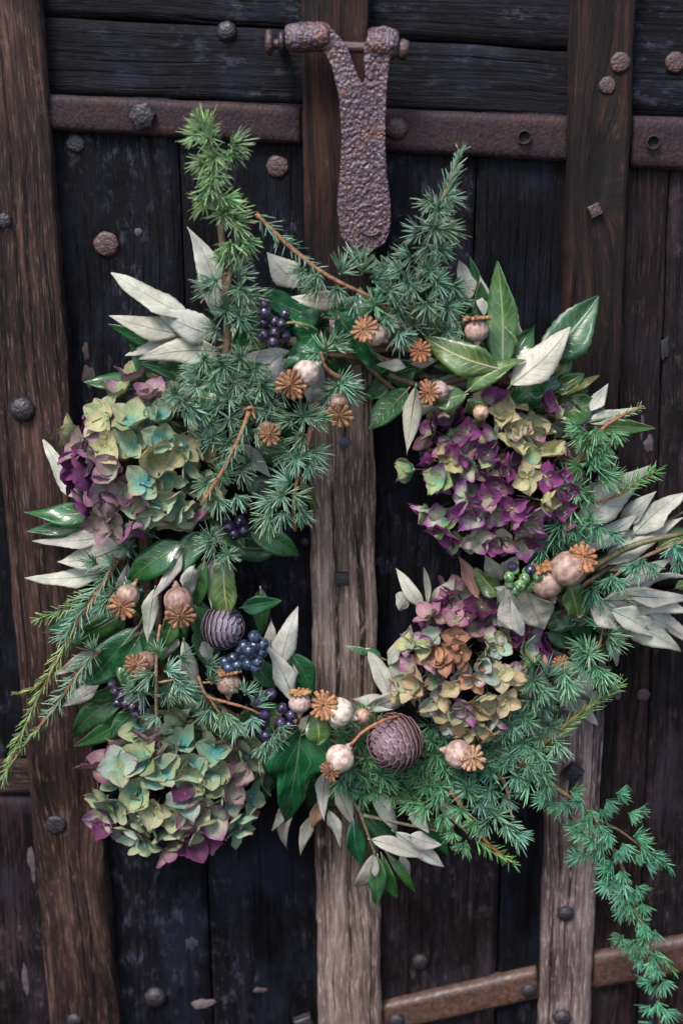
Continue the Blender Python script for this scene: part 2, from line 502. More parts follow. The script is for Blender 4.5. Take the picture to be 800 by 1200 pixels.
# ------------------------------------------------------------------ the door
def plank(name, quad, d0, thick, mat, parent, nu=14, nv=90, horiz=False, amp=0.0012, edge=0.0015, seed=0, label=None):
    """a board: quad = four photo corners TL TR BR BL at front depth d0, turned into a real slab"""
    c = [P(x, y, d0) for x, y in quad]
    if horiz:
        nu, nv = nv, nu
    V, F, UVs = [], [], []
    wid = ((c[1] - c[0]).length + (c[2] - c[3]).length) / 2
    hei = ((c[3] - c[0]).length + (c[2] - c[1]).length) / 2
    orig = (c[0] + c[1] + c[2] + c[3]) / 4
    for j in range(nv + 1):
        b = j / nv
        for i in range(nu + 1):
            a = i / nu
            p = (c[0] * (1 - a) + c[1] * a) * (1 - b) + (c[3] * (1 - a) + c[2] * a) * b
            ac, al = (b * hei, a * wid) if horiz else (a * wid, b * hei)
            n1 = noise.noise(Vector((ac * 110, al * 5, seed)))
            n2 = noise.noise(Vector((ac * 160, al * 9, seed + 9)))
            n3 = noise.noise(Vector((al * 9, seed * 3.1, ac * 4)))
            ex = min(a, 1 - a) * wid
            ey = min(b, 1 - b) * hei
            e = min(ex, ey)
            rd = max(0, 1 - e / 0.004) ** 2 * 0.003
            p = p + Vector((0, 1, 0)) * (-(n1 * amp * .45 + n2 * amp * 0.45 + n3 * amp * 0.4) + rd)
            if a in (0, 1):
                p = p + Vector((1, 0, 0)) * noise.noise(Vector((b * hei * 14, seed, a * 5))) * edge + Vector((1, 0, 0)) * noise.noise(Vector((b * hei * 60, seed, a * 5))) * edge * 0.4
            if b in (0, 1):
                p = p + Vector((0, 0, 1)) * noise.noise(Vector((a * wid * 14, seed, b * 5))) * edge
            V.append(p - orig)
            UVs.append((ac, al))
    W = nu + 1
    for j in range(nv):
        for i in range(nu):
            q = j * W + i
            F.append((q, q + W, q + W + 1, q + 1))
    ring = [i for i in range(W)] + [j * W + nu for j in range(1, nv + 1)] + [nv * W + i for i in range(nu - 1, -1, -1)] + [j * W for j in range(nv - 1, 0, -1)]
    b0 = len(V)
    for r in ring:
        V.append(V[r] + Vector((0, thick, 0)))
        UVs.append((UVs[r][0] + 0.02, UVs[r][1]))
    m = len(ring)
    for k in range(m):
        F.append((ring[k], ring[(k + 1) % m], b0 + (k + 1) % m, b0 + k))
    me = mesh(name, V, F, [mat], UVs)
    o = obj(name, me, parent, Matrix.Translation(orig - Vector(parent.location)))
    if label:
        o['label'] = label
    return o

door = thing('plank_door', 'old blackened plank door with brown upright battens behind the wreath', 'door', P(400, 1400, 0) * 1.0)
DL = lambda x0, x1, y: 0
def lerp(a, b, t): return a + (b - a) * t
def xl(p0, p1, y): return lerp(p0, p1, y / 1200.0)
YT, YB = -90, 1290
# upright battens: x at y=0 and y=1200 for both edges
BAT = {'left': (-47, 58, 45, 138), 'mid': (352, 373, 432, 447), 'right': (672, 632, 746, 691)}
BD = 0.022
def bquad(k, y0, y1):
    a, b, c, d = BAT[k]
    return [(xl(a, b, y0), y0), (xl(c, d, y0), y0), (xl(c, d, y1), y1), (xl(a, b, y1), y1)]
b_left = plank('batten', bquad('left', YT, YB), BD, 0.03, M_BAT, door, 22, 240, seed=1, amp=0.0016, edge=0.0025)
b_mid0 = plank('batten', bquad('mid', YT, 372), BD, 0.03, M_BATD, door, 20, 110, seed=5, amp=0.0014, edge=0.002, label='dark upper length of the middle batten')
b_mid = plank('batten', bquad('mid', 373.5, YB), BD, 0.03, M_BATC, door, 20, 200, seed=2, amp=0.0018, edge=0.002, label='worn lower length of the middle batten, coloured paler as if lit')  # one batten cut in two; the lit lower half is coloured paler
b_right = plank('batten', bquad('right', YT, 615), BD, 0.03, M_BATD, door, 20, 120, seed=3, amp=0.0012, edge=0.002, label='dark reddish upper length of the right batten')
b_right2 = plank('batten', bquad('right', 616.5, YB), BD, 0.03, M_BATR, door, 20, 160, seed=4, amp=0.0016, edge=0.002, label='paler lower length of the right batten')
# boards behind
def bd(x0t, x1t, x0b, x1b, y0, y1, mat, seed, horiz=False, d=0.0, label=None, nu=16, nv=120):
    """x given at y0 (t) and y1 (b)"""
    return plank('board', [(x0t, y0), (x1t, y0), (x1b, y1), (x0b, y1)], d, 0.02, mat, door, nu, nv, horiz, seed=seed, amp=0.0010, edge=0.0012, label=label)
# top row, horizontal grain
plank('board', [(30, YT), (365, YT), (365, 33), (33, 17)], 0.0, 0.02, M_PNL, door, 12, 120, True, seed=11)
plank('board', [(33, 20), (365, 36), (365, 122), (38, 108)], 0.0015, 0.02, M_PNL, door, 12, 120, True, seed=12)
plank('board', [(420, YT), (680, YT), (680, 58), (420, 42)], 0.0, 0.02, M_PNL, door, 12, 120, True, seed=13)
plank('board', [(420, 45), (680, 61), (680, 138), (420, 126)], 0.001, 0.02, M_PNL, door, 12, 120, True, seed=14)
plank('board', [(735, YT), (880, YT), (880, 142), (735, 136)], 0.0, 0.02, M_PNL, door, 12, 60, True, seed=15)
# left panel, vertical grain
bd(40, 206, 130, 252, 110, YB, M_PNL, 21)
bd(208, 365, 254.5, 392, 118, YB, M_PNL, 22, nv=140)
# middle panel
bd(420, 560, 436, 535, 128, 858, M_PNL, 23, nv=180)
bd(562, 668, 537, 648, 128, 858, M_PNL, 24, nv=180)
bd(436, 590, 436, 576, 861, YB, M_PNLB, 25)
bd(593, 660, 579, 640, 861, YB, M_PNL, 26)
# right panel
bd(725, 786, 716, 765, 138, 690, M_PNLR, 27, nv=160)
bd(788, 900, 767, 880, 138, 690, M_PNLB, 28, nv=160)
bd(690, 765, 672, 742, 692, YB, M_PNLR, 29)
bd(767, 880, 745, 860, 692, YB, M_PNLB, 30)
# far left boards and rail
bd(-120, 12, -110, 40, 480, 893, M_PNL, 31, nu=12, nv=60)
plank('rail', [(-120, 888), (52, 893), (56, 932), (-120, 930)], 0.006, 0.02, M_BAT, door, 10, 40, True, seed=32)
bd(-120, 52, -100, 72, 934, YB, M_PNLB, 33, nu=14, nv=60, label='flaking board at the foot of the door')
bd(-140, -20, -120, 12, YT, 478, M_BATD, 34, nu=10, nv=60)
# dark backing so that joints read black
bk = [P(-300, -200, -0.03), P(1100, -200, -0.03), P(1100, 1400, -0.03), P(-300, 1400, -0.03)]
bo = Vector(door.location)
me = mesh('backing_board', [p - bo + Vector((0, k, 0)) for k in (0, 0.02) for p in bk],
          [(3, 2, 1, 0), (4, 5, 6, 7), (0, 1, 5, 4), (1, 2, 6, 5), (2, 3, 7, 6), (3, 0, 4, 7)], [M_PNL], [(p.x, p.z) for k in (0, 1) for p in bk], smooth=False)
obj('backing_board', me, door)

# iron straps
straps = []
def strap(quad, d, mat, seed, label=None):
    o = plank('iron_strap', quad, d, 0.012, mat, door, 8, 70, True, amp=0.0007, edge=0.0012, seed=seed, label=label)
    straps.append(o)
    return o
st_l = strap([(52, 110), (353.5, 125), (353.5, 170), (54, 152)], 0.012, M_STRAP, 41)
st_m = strap([(431, 127), (668, 137), (666, 190), (431, 177)], 0.012, M_STRAP, 42)
st_r = strap([(740, 136), (880, 141), (880, 206), (738, 197)], 0.012, M_STRAP, 43)
st_b = strap([(446, 1180), (629, 1138), (631, 1171), (446, 1214)], 0.012, M_STRAPR, 44, 'slanting rusted strap at the foot of the door')
st_c = strap([(694, 1121), (880, 1088), (880, 1128), (694, 1161)], 0.012, M_STRAPR, 45, 'orange rusted strap right of the right batten')
# washer / bolt meshes
def bolt_mesh(kind, mat):
    V, F = [], []
    n = {'dome': 20, 'hex': 6, 'flat': 18, 'square': 4}[kind]
    prof = {'dome': [(1, 0), (1.0, .12), (.92, .32), (.7, .52), (.4, .62), (0.12, .66)],
            'hex': [(1, 0), (1, .45), (.86, .58), (.4, .66), (0.1, .68)],
            'flat': [(1, 0), (.98, .12), (.86, .22), (.5, .25), (0.1, .27)],
            'square': [(1, 0), (1, .6), (.88, .72), (.4, .76), (0.1, .77)]}[kind]
    for r, z in prof:
        for k in range(n):
            a = 2 * math.pi * k / n + (0.4 if kind == 'square' else 0.1)
            j = 1 + rnd.uniform(-.07, .07)
            V.append(Vector((r * math.cos(a) * j, r * math.sin(a) * j, z + rnd.uniform(-.02, .02))))
    for i in range(len(prof) - 1):
        for k in range(n):
            a, b = i * n + k, i * n + (k + 1) % n
            F.append((a, b, b + n, a + n))
    F.append(tuple((len(prof) - 1) * n + k for k in range(n)))
    me = mesh('bolt', V, F, [mat], smooth=kind in ('dome', 'flat'))
    return me
BM = {}
def bolt(px, py, r, kind, mat, host, d, name='bolt', squash=1.0):
    key = (kind, mat.name)
    if key not in BM:
        BM[key] = bolt_mesh(kind, mat)
    p = P(px, py, d)
    u = U(p) * r
    M = Matrix.Translation(p) @ Matrix.Rotation(R(90), 4, 'X') @ Matrix.Rotation(rnd.uniform(0, 6), 4, 'Z') @ Matrix.Diagonal((u * squash, u, u, 1))
    hostw = host.matrix_basis.translation + (Vector(door.location) if host is not door else Vector())
    return obj(name, BM[key], host, Matrix.Translation(-hostw) @ M)
bolt(168, 136, 16, 'hex', M_BOLT, st_l, 0.0118)
bolt(464, 151, 13, 'dome', M_BOLTR, st_m, 0.0118)
bolt(464, 1196, 10, 'dome', M_BOLT, st_b, 0.0118)
bolt(619, 1160, 9, 'dome', M_BOLT, st_b, 0.0118)
bolt(746, 1135, 8, 'dome', M_BOLT, st_c, 0.0118)
for a in [(266, 37, 12, 'dome', M_BOLT), (89, 168, 11, 'flat', M_BOLT), (325, 195, 13, 'flat', M_BOLTR), (125, 286, 15, 'flat', M_BOLTR),
          (525, 265, 11, 'flat', M_BOLTR), (790, 73, 12, 'flat', M_BOLTR), (753, 814, 8, 'flat', M_BOLTR),
          (492, 1126, 10, 'dome', M_BOLT), (182, 1168, 13, 'dome', M_BOLT), (358, 635, 6, 'dome', M_BOLT), (357, 1197, 14, 'square', M_BOLT)]:
    bolt(*a, door, 0.0005, 'stud')
for a, h in [((27, 480, 15, 'dome', M_BOLT), b_left), ((5, 258, 9, 'hex', M_BOLT), b_left), ((66, 966, 12, 'flat', M_BOLT), b_left),
             ((726, 73, 12, 'flat', M_BOLTR), b_right), ((711, 100, 10, 'flat', M_BOLTR), b_right), ((696, 246, 10, 'square', M_BOLTR), b_right),
             ((400, 677, 11, 'square', M_BOLT), b_mid), ((670, 903, 13, 'square', M_BOLT), b_right2), ((662, 1070, 10, 'dome', M_BOLT), b_right2),
             ((658, 1192, 11, 'dome', M_BOLT), b_right2), ((88, 1195, 9, 'dome', M_BOLT), b_left)]:
    bolt(*a, h, 0.0225, 'stud')
# empty bolt holes: dark recessed rings in the straps
M_HOLE = plain('hole_black', (0.003, 0.003, 0.003), 0.9, 0.1)
def hole(px, py, r, host, d, mat=M_HOLE):
    p = P(px, py, d); u = U(p) * r
    n = 18; V = []; F = []
    for (rr, z) in [(1.25, 0), (1.1, .22), (.95, .12), (.9, -.7), (0.05, -.75)]:
        for k in range(n):
            a = 2 * math.pi * k / n
            V.append(Vector((rr * math.cos(a) * u * (1 + rnd.uniform(-.06, .06)), -z * u, rr * math.sin(a) * u * (1 + rnd.uniform(-.06, .06)))))
    for i in range(4):
        for k in range(n):
            a, b = i * n + k, i * n + (k + 1) % n
            F.append((a, a + n, b + n, b))
    me = mesh('bolt_hole', V, F, [host.data.materials[0], mat], fmat=[0] * (2 * n) + [1] * (2 * n))
    hw = host.matrix_basis.translation + Vector(door.location)
    obj('bolt_hole', me, host, Matrix.Translation(p - hw))
hole(614, 161, 7, st_m, 0.0165)
hole(765, 167, 7, st_r, 0.0165)

# knots, chips and paint flakes lying on the boards
def flake(px, py, rx, ry, host, d, col, n=26, th=0.0008, rot=0.0, seed=0):
    p = P(px, py, d); u = U(p)
    V = [Vector((0, -th, 0))]; F = []
    rr_ = random.Random(seed)
    for ring, k0 in ((0.55, 1.0), (1.0, 0.15)):
        for k in range(n):
            a = 2 * math.pi * k / n
            j = 1 + .55 * noise.noise(Vector((math.cos(a) * 1.6, math.sin(a) * 1.6, seed * 5.3))) + rr_.uniform(-.07, .07)
            x, z = math.cos(a) * rx * u * ring * j, math.sin(a) * ry * u * ring * j
            V.append(Vector((x * math.cos(rot) - z * math.sin(rot), -th * k0, x * math.sin(rot) + z * math.cos(rot))))
    for k in range(n):
        F.append((0, 1 + (k + 1) % n, 1 + k))
        F.append((1 + k, 1 + (k + 1) % n, 1 + n + (k + 1) % n, 1 + n + k))
    hw = (host.matrix_basis.translation + Vector(door.location)) if host is not door else Vector(door.location)
    return obj('paint_flake', mesh('paint_flake', V, F, [M_FLAKE]), host, Matrix.Translation(p - hw), color=tuple(c * .45 for c in col))
for i, a in enumerate([(760, 520, 6, 9, (1, .85, .85)), (752, 500, 2.5, 14, (.5, .6, .8)), (238, 1176, 14, 7, (1.7, 1.5, 1.45)),
                       (305, 1160, 8, 4, (.9, .7, .65)), (104, 440, 8, 11, (.5, .32, .28)), (101, 412, 4, 10, (.45, .28, .26)),
                       (162, 272, 4, 5, (.8, .7, .7)), (778, 408, 5, 14, (.12, .12, .18)), (225, 1105, 7, 8, (.3, .35, .5)),
                       (30, 1150, 4, 25, (1.0, .85, .95)), (38, 1010, 4, 22, (1.0, .85, .9))]):
    flake(a[0], a[1], a[2], a[3], door, 0.0006, a[4], seed=i)
flake(404, 519, 8, 7, b_mid, 0.0222, (.9, 1.2, 1.5), seed=40)
flake(722, 812, 6, 8, door, 0.0006, (1.2, 1.0, 1.2), seed=41)

# ------------------------------------------------------------------ iron clasp on its pin
cl = thing('door_knocker', 'heavy pitted rusty iron tongue with forked top hanging from a pin above the wreath', 'door knocker', P(425, 165, 0.04))
outline = [(372, 24), (386, 30), (399, 44), (408, 56), (414, 74), (420, 90), (425, 99), (428, 89), (426, 70), (426, 52), (434, 36), (450, 30), (464, 36), (465, 55), (457, 68),
           (453, 103), (451.5, 155), (453, 202), (458, 238), (458.5, 268), (451, 286), (434, 297), (414, 292), (400, 279), (395, 245), (398.5, 202), (400, 155), (397, 116), (389, 80), (379, 60), (366, 54), (360, 34)]
bm = bmesh.new()
orig = Vector(cl.location)
def dd(y): return 0.058 if y < 110 else 0.058 - 0.010 * (y - 110) / 190
front = [bm.verts.new(P(x, y, dd(y)) - orig) for x, y in outline]
back = [bm.verts.new(P(x, y, dd(y)) - orig + Vector((0, 0.016, 0))) for x, y in outline]
bm.faces.new(front[::-1]); bm.faces.new(back)
k = len(outline)
for i in range(k):
    bm.faces.new((front[i], front[(i + 1) % k], back[(i + 1) % k], back[i]))
def bm_cyl(bm, a, b, r, seg=20, jit=0.06, rings=6, squash=1.0):
    ax = (b - a).normalized()
    x = ax.orthogonal().normalized(); x = Vector((0, -1, 0)) - ax * ax.dot(Vector((0, -1, 0))); x.normalize(); y = ax.cross(x)
    rs = []
    for i in range(rings + 1):
        t = i / rings
        e = 1.0 if 0 < i < rings else 0.82
        c = a + (b - a) * t
        rs.append([bm.verts.new(c + (x * math.cos(2 * math.pi * q / seg) + y * math.sin(2 * math.pi * q / seg) * squash) * r * e * (1 + rnd.uniform(-jit, jit))) for q in range(seg)])
    for i in range(rings):
        for q in range(seg):
            bm.faces.new((rs[i][q], rs[i + 1][q], rs[i + 1][(q + 1) % seg], rs[i][(q + 1) % seg]))
    bm.faces.new(rs[0]); bm.faces.new(rs[-1][::-1])
u = U(P(400, 50, 0.045))
bm_cyl(bm, P(335, 45, 0.050) - orig, P(386, 42, 0.052) - orig, 17.5 * u, jit=.03)
bm_cyl(bm, P(430, 50, 0.048) - orig, P(466, 52, 0.048) - orig, 18 * u, jit=.03)
bmesh.ops.recalc_face_normals(bm, faces=bm.faces)
# raised maker's ring at the foot of the tongue
def ring_arc(cx, cy, rr, a0, a1, thick):
    pts = [P(cx + rr * math.cos(R(a)), cy - rr * math.sin(R(a)), dd(cy) + 0.0004) - orig for a in range(a0, a1 + 1, 12)]
    return pts
me = bpy.data.meshes.new('tongue'); bm.to_mesh(me); bm.free()
me.materials.append(M_IRON)
tongue = obj('tongue', me, cl)
md = tongue.modifiers.new('r', 'REMESH'); md.mode = 'VOXEL'; md.voxel_size = 0.0011; md.use_smooth_shade = True
md = tongue.modifiers.new('s', 'SMOOTH'); md.iterations = 5; md.factor = 0.6
tx = bpy.data.textures.new('hammered', 'CLOUDS'); tx.noise_scale = 0.0042; tx.noise_depth = 1
md = tongue.modifiers.new('d', 'DISPLACE'); md.texture = tx; md.strength = 0.0008; md.mid_level = 0.5; md.texture_coords = 'LOCAL'
tx2 = bpy.data.textures.new('lumps', 'CLOUDS'); tx2.noise_scale = 0.05; tx2.noise_depth = 1
md = tongue.modifiers.new('d2', 'DISPLACE'); md.texture = tx2; md.strength = 0.002; md.mid_level = 0.5; md.texture_coords = 'LOCAL'
V, F = tube_data(catmull(ring_arc(431, 257, 17, 15, 165, 0), 2), [0.0010] * (2 * 12 + 1), 6)
obj('raised_ring', mesh('raised_ring', V, F, [M_IRON]), cl)
V, F = tube_data(catmull(ring_arc(434, 262, 14, 215, 330, 0), 2), [0.0013] * (2 * 9 + 1), 6)
obj('raised_ring', mesh('raised_ring', V, F, [M_STRAPR]), cl)
bm = bmesh.new()
bm_cyl(bm, P(312, 51, 0.048) - orig, P(476, 58, 0.048) - orig, 6.5 * u, 14, 0.05)
me = bpy.data.meshes.new('pin'); bm.to_mesh(me); bm.free(); me.materials.append(M_BOLTR); obj('pin', me, cl)
for (x0, y0, x1, y1, r_) in ((466, 57, 478, 59, 12), (311, 50, 320, 50, 15)):
    bm = bmesh.new(); bm_cyl(bm, P(x0, y0, 0.048) - orig, P(x1, y1, 0.048) - orig, r_ * u, 18, 0.05, 3)
    me = bpy.data.meshes.new('pin_head'); bm.to_mesh(me); bm.free(); me.materials.append(M_BOLTR); obj('pin_head', me, cl)
bm = bmesh.new(); bm_cyl(bm, P(326, 50, 0.048) - orig, P(334, 50, 0.048) - orig, 13 * u, 18, 0.05, 3)
bm_cyl(bm, P(330, 50, 0.048) - orig, P(330, 50, -0.01) - orig, 7 * u, 12, 0.05, 3)
me = bpy.data.meshes.new('staple'); bm.to_mesh(me); bm.free(); me.materials.append(M_BOLT); obj('staple', me, cl)
for o in cl.children:
    if o.name.split('.')[0] in ('pin', 'pin_head', 'staple'):
        md = o.modifiers.new('b', 'BEVEL'); md.width = 0.0012; md.segments = 2

# ------------------------------------------------------------------ leaf builder
PROF = {
    'lance': lambda t: (math.sin(math.pi * min(1, t) ** 0.85) ** 0.85) * (1 - 0.15 * t),
    'point': lambda t: (min(1, (t / 0.32)) ** 0.7) * (1 - max(0, (t - 0.32) / 0.68) ** 1.35),
    'oval': lambda t: max(0.0, math.sin(math.pi * t)) ** 0.62,
    'ivy': None,
}
IVY = [(0, .10), (.05, .55), (.12, .80), (.2, 1.0), (.27, .78), (.36, .48), (.5, .42), (.62, .40), (.75, .27), (.88, .12), (1, 0)]
def prof(kind, t):
    if kind == 'ivy':
        for (a, b), (c, d) in zip(IVY, IVY[1:]):
            if t <= c:
                return b + (d - b) * (t - a) / (c - a)
        return 0
    if t <= 0 or t >= 1:
        return 0.0
    return PROF[kind](t)

def leaf_mesh(L, W, kind, mt, mb, bend=0.15, fold=0.15, wave=0.06, curl=0.0, twist=0.0, serr=0.0, nt=14, nv=6, seed=0, petiole=0.06):
    """local: base at origin, +Y to tip, +Z the face; the sheet has two skins and an edge"""
    rr = random.Random(seed)
    ph, ph2, k1 = rr.uniform(0, 6), rr.uniform(0, 6), rr.uniform(5, 9)
    sx = rr.uniform(-0.06, 0.06)
    V, UVs = [], []
    th = 0.00025
    if kind == 'ivy':
        nt = 22
    if serr:
        nt = 20
    for side in (1, -1):
        for i in range(nt + 1):
            t = i / nt
            w = prof(kind, t) * W / 2
            w = max(w, W * 0.012)
            if serr and 0.1 < t < 0.97:
                w *= 1 + (serr if i % 2 else -serr)
            bz = bend * L * (t - t * t * 1.6) * 1.2
            tw = twist * (t - .3)
            for j in range(nv + 1):
                v = -1 + 2 * j / nv
                wj = w * (1 + 0.06 * math.sin(k1 * t * 1.7 + ph + v))
                x = v * wj
                z = fold * abs(x) - 0.5 * curl * x * x / max(W, 1e-4) * 4 + wave * W * math.sin(k1 * t + ph + (2.2 if v > 0 else 0)) * v * v * min(1, 4 * (1 - t) + .2)
                z += 0.015 * W * math.sin(24 * t + ph2) * abs(v) * (1 - abs(v)) * 4
                xr = x * math.cos(tw) - z * math.sin(tw)
                zr = x * math.sin(tw) + z * math.cos(tw)
                y = L * t
                if kind == 'ivy' and t < .3:
                    y += -abs(v) * L * 0.10 * (1 - t / .3) + abs(v) * L * .06 * (t / .3)
                V.append(Vector((xr + sx * L * math.sin(math.pi * t), y, zr + bz + side * th)))
                UVs.append(((v + 1) / 2, t))
    F, FM = [], []
    Wd = nv + 1
    N = (nt + 1) * Wd
    for i in range(nt):
        for j in range(nv):
            q = i * Wd + j
            F.append((q, q + 1, q + Wd + 1, q + Wd)); FM.append(0)
            q += N
            F.append((q, q + Wd, q + Wd + 1, q + 1)); FM.append(1)
    for i in range(nt):
        a, b = i * Wd, (i + 1) * Wd
        F.append((a, b, b + N, a + N)); FM.append(1)
        a, b = i * Wd + nv, (i + 1) * Wd + nv
        F.append((b, a, a + N, b + N)); FM.append(1)
    # petiole and raised midrib on the under side
    if petiole:
        b0 = len(V)
        pts = [Vector((0, -L * petiole, 0)), Vector((0, 0, 0.0))]
        for i in range(1, 6):
            t = i / 5 * 0.85
            bz = bend * L * (t - t * t * 1.6) * 1.2
            pts.append(Vector((sx * L * math.sin(math.pi * t), L * t, bz - th)))
        rads = [0.0011, 0.001, 0.0008, 0.0007, 0.0005, 0.0004, 0.0002]
        nf = len(F)
        tube_data(pts, [r_ * min(1, L / 0.07) for r_ in rads], 5, V, F)
        UVs += [(0.5, 0.3)] * (len(V) - b0)
        FM += [1] * (len(F) - nf)
    return mesh('leaf', V, F, [mt, mb], UVs, fmat=FM)

KINDS = {  # profile, front material, back material, colour spread
    'S': ('point', M_LS, M_LG), 'G': ('lance', M_LG, M_LS), 'B': ('lance', M_LB, M_LS), 'BO': ('oval', M_LB, M_LS),
    'I': ('ivy', M_LI, M_LB), 'O': ('lance', M_LS, M_LG), 'K': ('lance', M_LG, M_LS), 'R': ('lance', M_LBR, M_LBR), 'T': ('oval', M_LS, M_LS)}
lseed = [0]
def leaf(parent, k, bx, by, tx, ty, w, d0, d1, roll=None, col=None, bend=None, petiole=0.06, wave=None):
    lseed[0] += 1
    pr, mt, mb = KINDS[k]
    B, T = P(bx, by, d0), P(tx, ty, d1)
    Y = T - B
    L = Y.length
    u = U(B)
    W = w * u
    n = (CAM - (B + T) / 2).normalized()
    rl = rnd.uniform(-28, 28) if roll is None else roll
    n = Matrix.Rotation(R(rl), 3, Y.normalized()) @ n
    M = frame(B, Y, n)
    W /= max(0.75, math.cos(R(rl)))
    if col is None:
        g = rnd.uniform(0.82, 1.18)
        if k in ('S', 'O', 'T'):
            g = rnd.uniform(0.86, 1.15); col = (g * rnd.uniform(.97, 1.05), g, g * rnd.uniform(.92, 1.04))
        elif k == 'G' or k == 'K':
            col = (g * rnd.uniform(.7, 1.5), g, g * rnd.uniform(.7, 1.2))
        else:
            col = (g * rnd.uniform(.85, 1.25), g, g * rnd.uniform(.8, 1.1))
    me = leaf_mesh(L, W, pr, mt, mb, bend=(rnd.uniform(-.14, .30) if bend is None else bend),
                   fold=rnd.uniform(-.28, .22) if k in ('S', 'O', 'T') else rnd.uniform(.12, .38),
                   wave=(rnd.uniform(.06, .17) if wave is None else wave), twist=rnd.uniform(-1.3, 1.3),
                   serr=0.03 if k == 'B' else (0.025 if k == 'S' else 0), seed=lseed[0], petiole=petiole)
    return obj('leaf', me, parent, rel(parent, M), color=col)

def sprig(name, label, cat, base, leaves, stems=(), d0=0.06, d1=0.06, group=None, jit=0.006, col=None, stemr=(0.0022, 0.0012), bark=None):
    t = thing(name, label, cat, P(base[0], base[1], d0), group)
    for L in leaves:
        a = list(L)
        dd0, dd1 = d0, d1
        if len(a) > 6:
            dd0, dd1 = a[6], a[7]
        leafcol = col if a[0] in 'GB' else None
        leaf(t, a[0], *a[1:6], max(0.03, dd0 + rnd.uniform(-jit, jit)), max(0.030, dd1 + rnd.uniform(-jit, jit)), col=leafcol)
    for s_ in stems:
        pts = [P(x, y, d0 - 0.006 if len(q) == 0 else q[0]) for x, y, *q in s_]
        tube('stem', pts, stemr, bark or M_TWIGG, t)
    return t

# ------------------------------------------------------------------ twig ring of the wreath
ringpts = [(185, 480), (150, 570), (165, 680), (195, 780), (260, 850), (340, 870), (430, 890), (530, 880), (620, 830), (672, 740), (672, 640), (640, 530), (580, 450), (490, 425), (400, 410), (300, 420), (230, 435)]
base = thing('wreath_base', 'ring of bent twigs stuffed with dark leaves that carries the wreath', 'wreath', P(400, 650, 0.035))
for k in range(9):
    pts = []
    r1 = random.Random(50 + k)
    ph = r1.uniform(0, 6)
    for i, (x, y) in enumerate(ringpts + ringpts[:1]):
        a = i / len(ringpts) * 2 * math.pi
        o = 16 * math.sin(a * 3 + ph)
        o2 = 0.009 * math.cos(a * 3 + ph)
        cx, cy = 420, 650
        dv = Vector((x - cx, y - cy)).normalized()
        pts.append(P(x + dv.x * o + r1.uniform(-5, 5), y + dv.y * o + r1.uniform(-5, 5), 0.042 + o2))
    tube('twig', pts, (0.0042, 0.0028), M_TWIG, base, 7, 0.15, color=(.7, .65, .6))
# extra visible bare sticks
for pts, r_ in (([(800, 625, .085), (740, 640, .09), (690, 668, .085), (640, 700, .07), (600, 720, .05)], (0.0028, 0.005)),
                ([(655, 725, .08), (680, 690, .085), (720, 660, .075)], (0.0022, 0.003)),
                ([(455, 440, .07), (500, 452, .075), (560, 440, .07)], (0.003, 0.003)),
                ([(430, 430, .06), (480, 470, .055), (530, 480, .06)], (0.0025, 0.002))):
    tube('twig', [P(*p) for p in pts], r_, M_TWIGG if pts[0][0] == 800 else M_TWIG, base, 7, 0.15, color=(.75, .7, .6))
fr = random.Random(4)
n_r = len(ringpts)
for i in range(150):
    f = fr.uniform(0, n_r)
    a, b = ringpts[int(f) % n_r], ringpts[(int(f) + 1) % n_r]
    t = f % 1
    x, y = lerp(a[0], b[0], t) + fr.uniform(-34, 34), lerp(a[1], b[1], t) + fr.uniform(-30, 30)
    cx, cy = 420, 650
    if (x - cx) ** 2 / 110 ** 2 + (y - cy) ** 2 / 185 ** 2 < 1:
        continue
    ang = math.atan2(y - cy, x - cx) + fr.uniform(-1.3, 1.3)
    ln = fr.uniform(45, 75)
    k = fr.choices(['G', 'B', 'S'], [7, 2, 1])[0]
    tx_, ty_ = x + math.cos(ang) * ln, y + math.sin(ang) * ln
    if tx_ < 75 or ty_ > 985 or ty_ < 315 or tx_ > 745:
        continue
    # stay out of the opening of the ring
    if (tx_ - cx) ** 2 / 88 ** 2 + (ty_ - cy) ** 2 / 150 ** 2 < 1:
        continue
    leaf(base, k, x, y, tx_, ty_, fr.uniform(18, 28), fr.uniform(.04, .055), fr.uniform(.036, .06),
         col=tuple(c * .8 for c in (1, 1, .9)))  # fill leaves tinted darker so the gaps between sprigs look deep

# ------------------------------------------------------------------ leaf sprigs
GL = 'leaf sprigs in the wreath'
sprig('silver_leaf_sprig', 'pale grey leaves fanned out left of the upright cedar branch at the wreath top', 'leaf sprig', (262, 400), [
    ('S', 222, 374, 131, 313, 34, .07, .06), ('S', 212, 392, 126, 368, 30, .075, .06), ('S', 262, 396, 176, 366, 38, .08, .075),
    ('S', 240, 398, 144, 415, 34, .07, .06), ('S', 262, 412, 164, 418, 34, .085, .07), ('S', 252, 372, 229, 263, 36, .06, .05), ('S', 262, 340, 250, 298, 24, .06, .05),
    ], [[(262, 400), (240, 392), (215, 382)]], group=GL)
sprig('silver_leaf_sprig', 'pale grey leaves between the iron tongue and the ivy berries', 'leaf sprig', (345, 400), [
    ('S', 350, 336, 312, 294, 36, .06, .05), ('S', 404, 352, 341, 350, 26, .08, .075), ('S', 340, 412, 274, 418, 20, .095, .09),
    ('S', 332, 418, 318, 472, 32, .095, .09), ('S', 362, 470, 378, 418, 26, .07, .075), ('S', 376, 455, 366, 488, 24, .085, .08), ('S', 470, 375, 452, 400, 40, .05, .05), ('S', 476, 430, 440, 426, 14, .085, .08), ('S', 480, 426, 516, 422, 14, .085, .08)], [], group=GL)
sprig('silver_leaf_sprig', 'pair of pale grey leaves left of the upper left flower head', 'leaf sprig', (110, 590), [
    ('S', 108, 590, 51, 513, 34, .055, .045), ('S', 118, 535, 74, 502, 28, .045, .04)], [], group=GL)
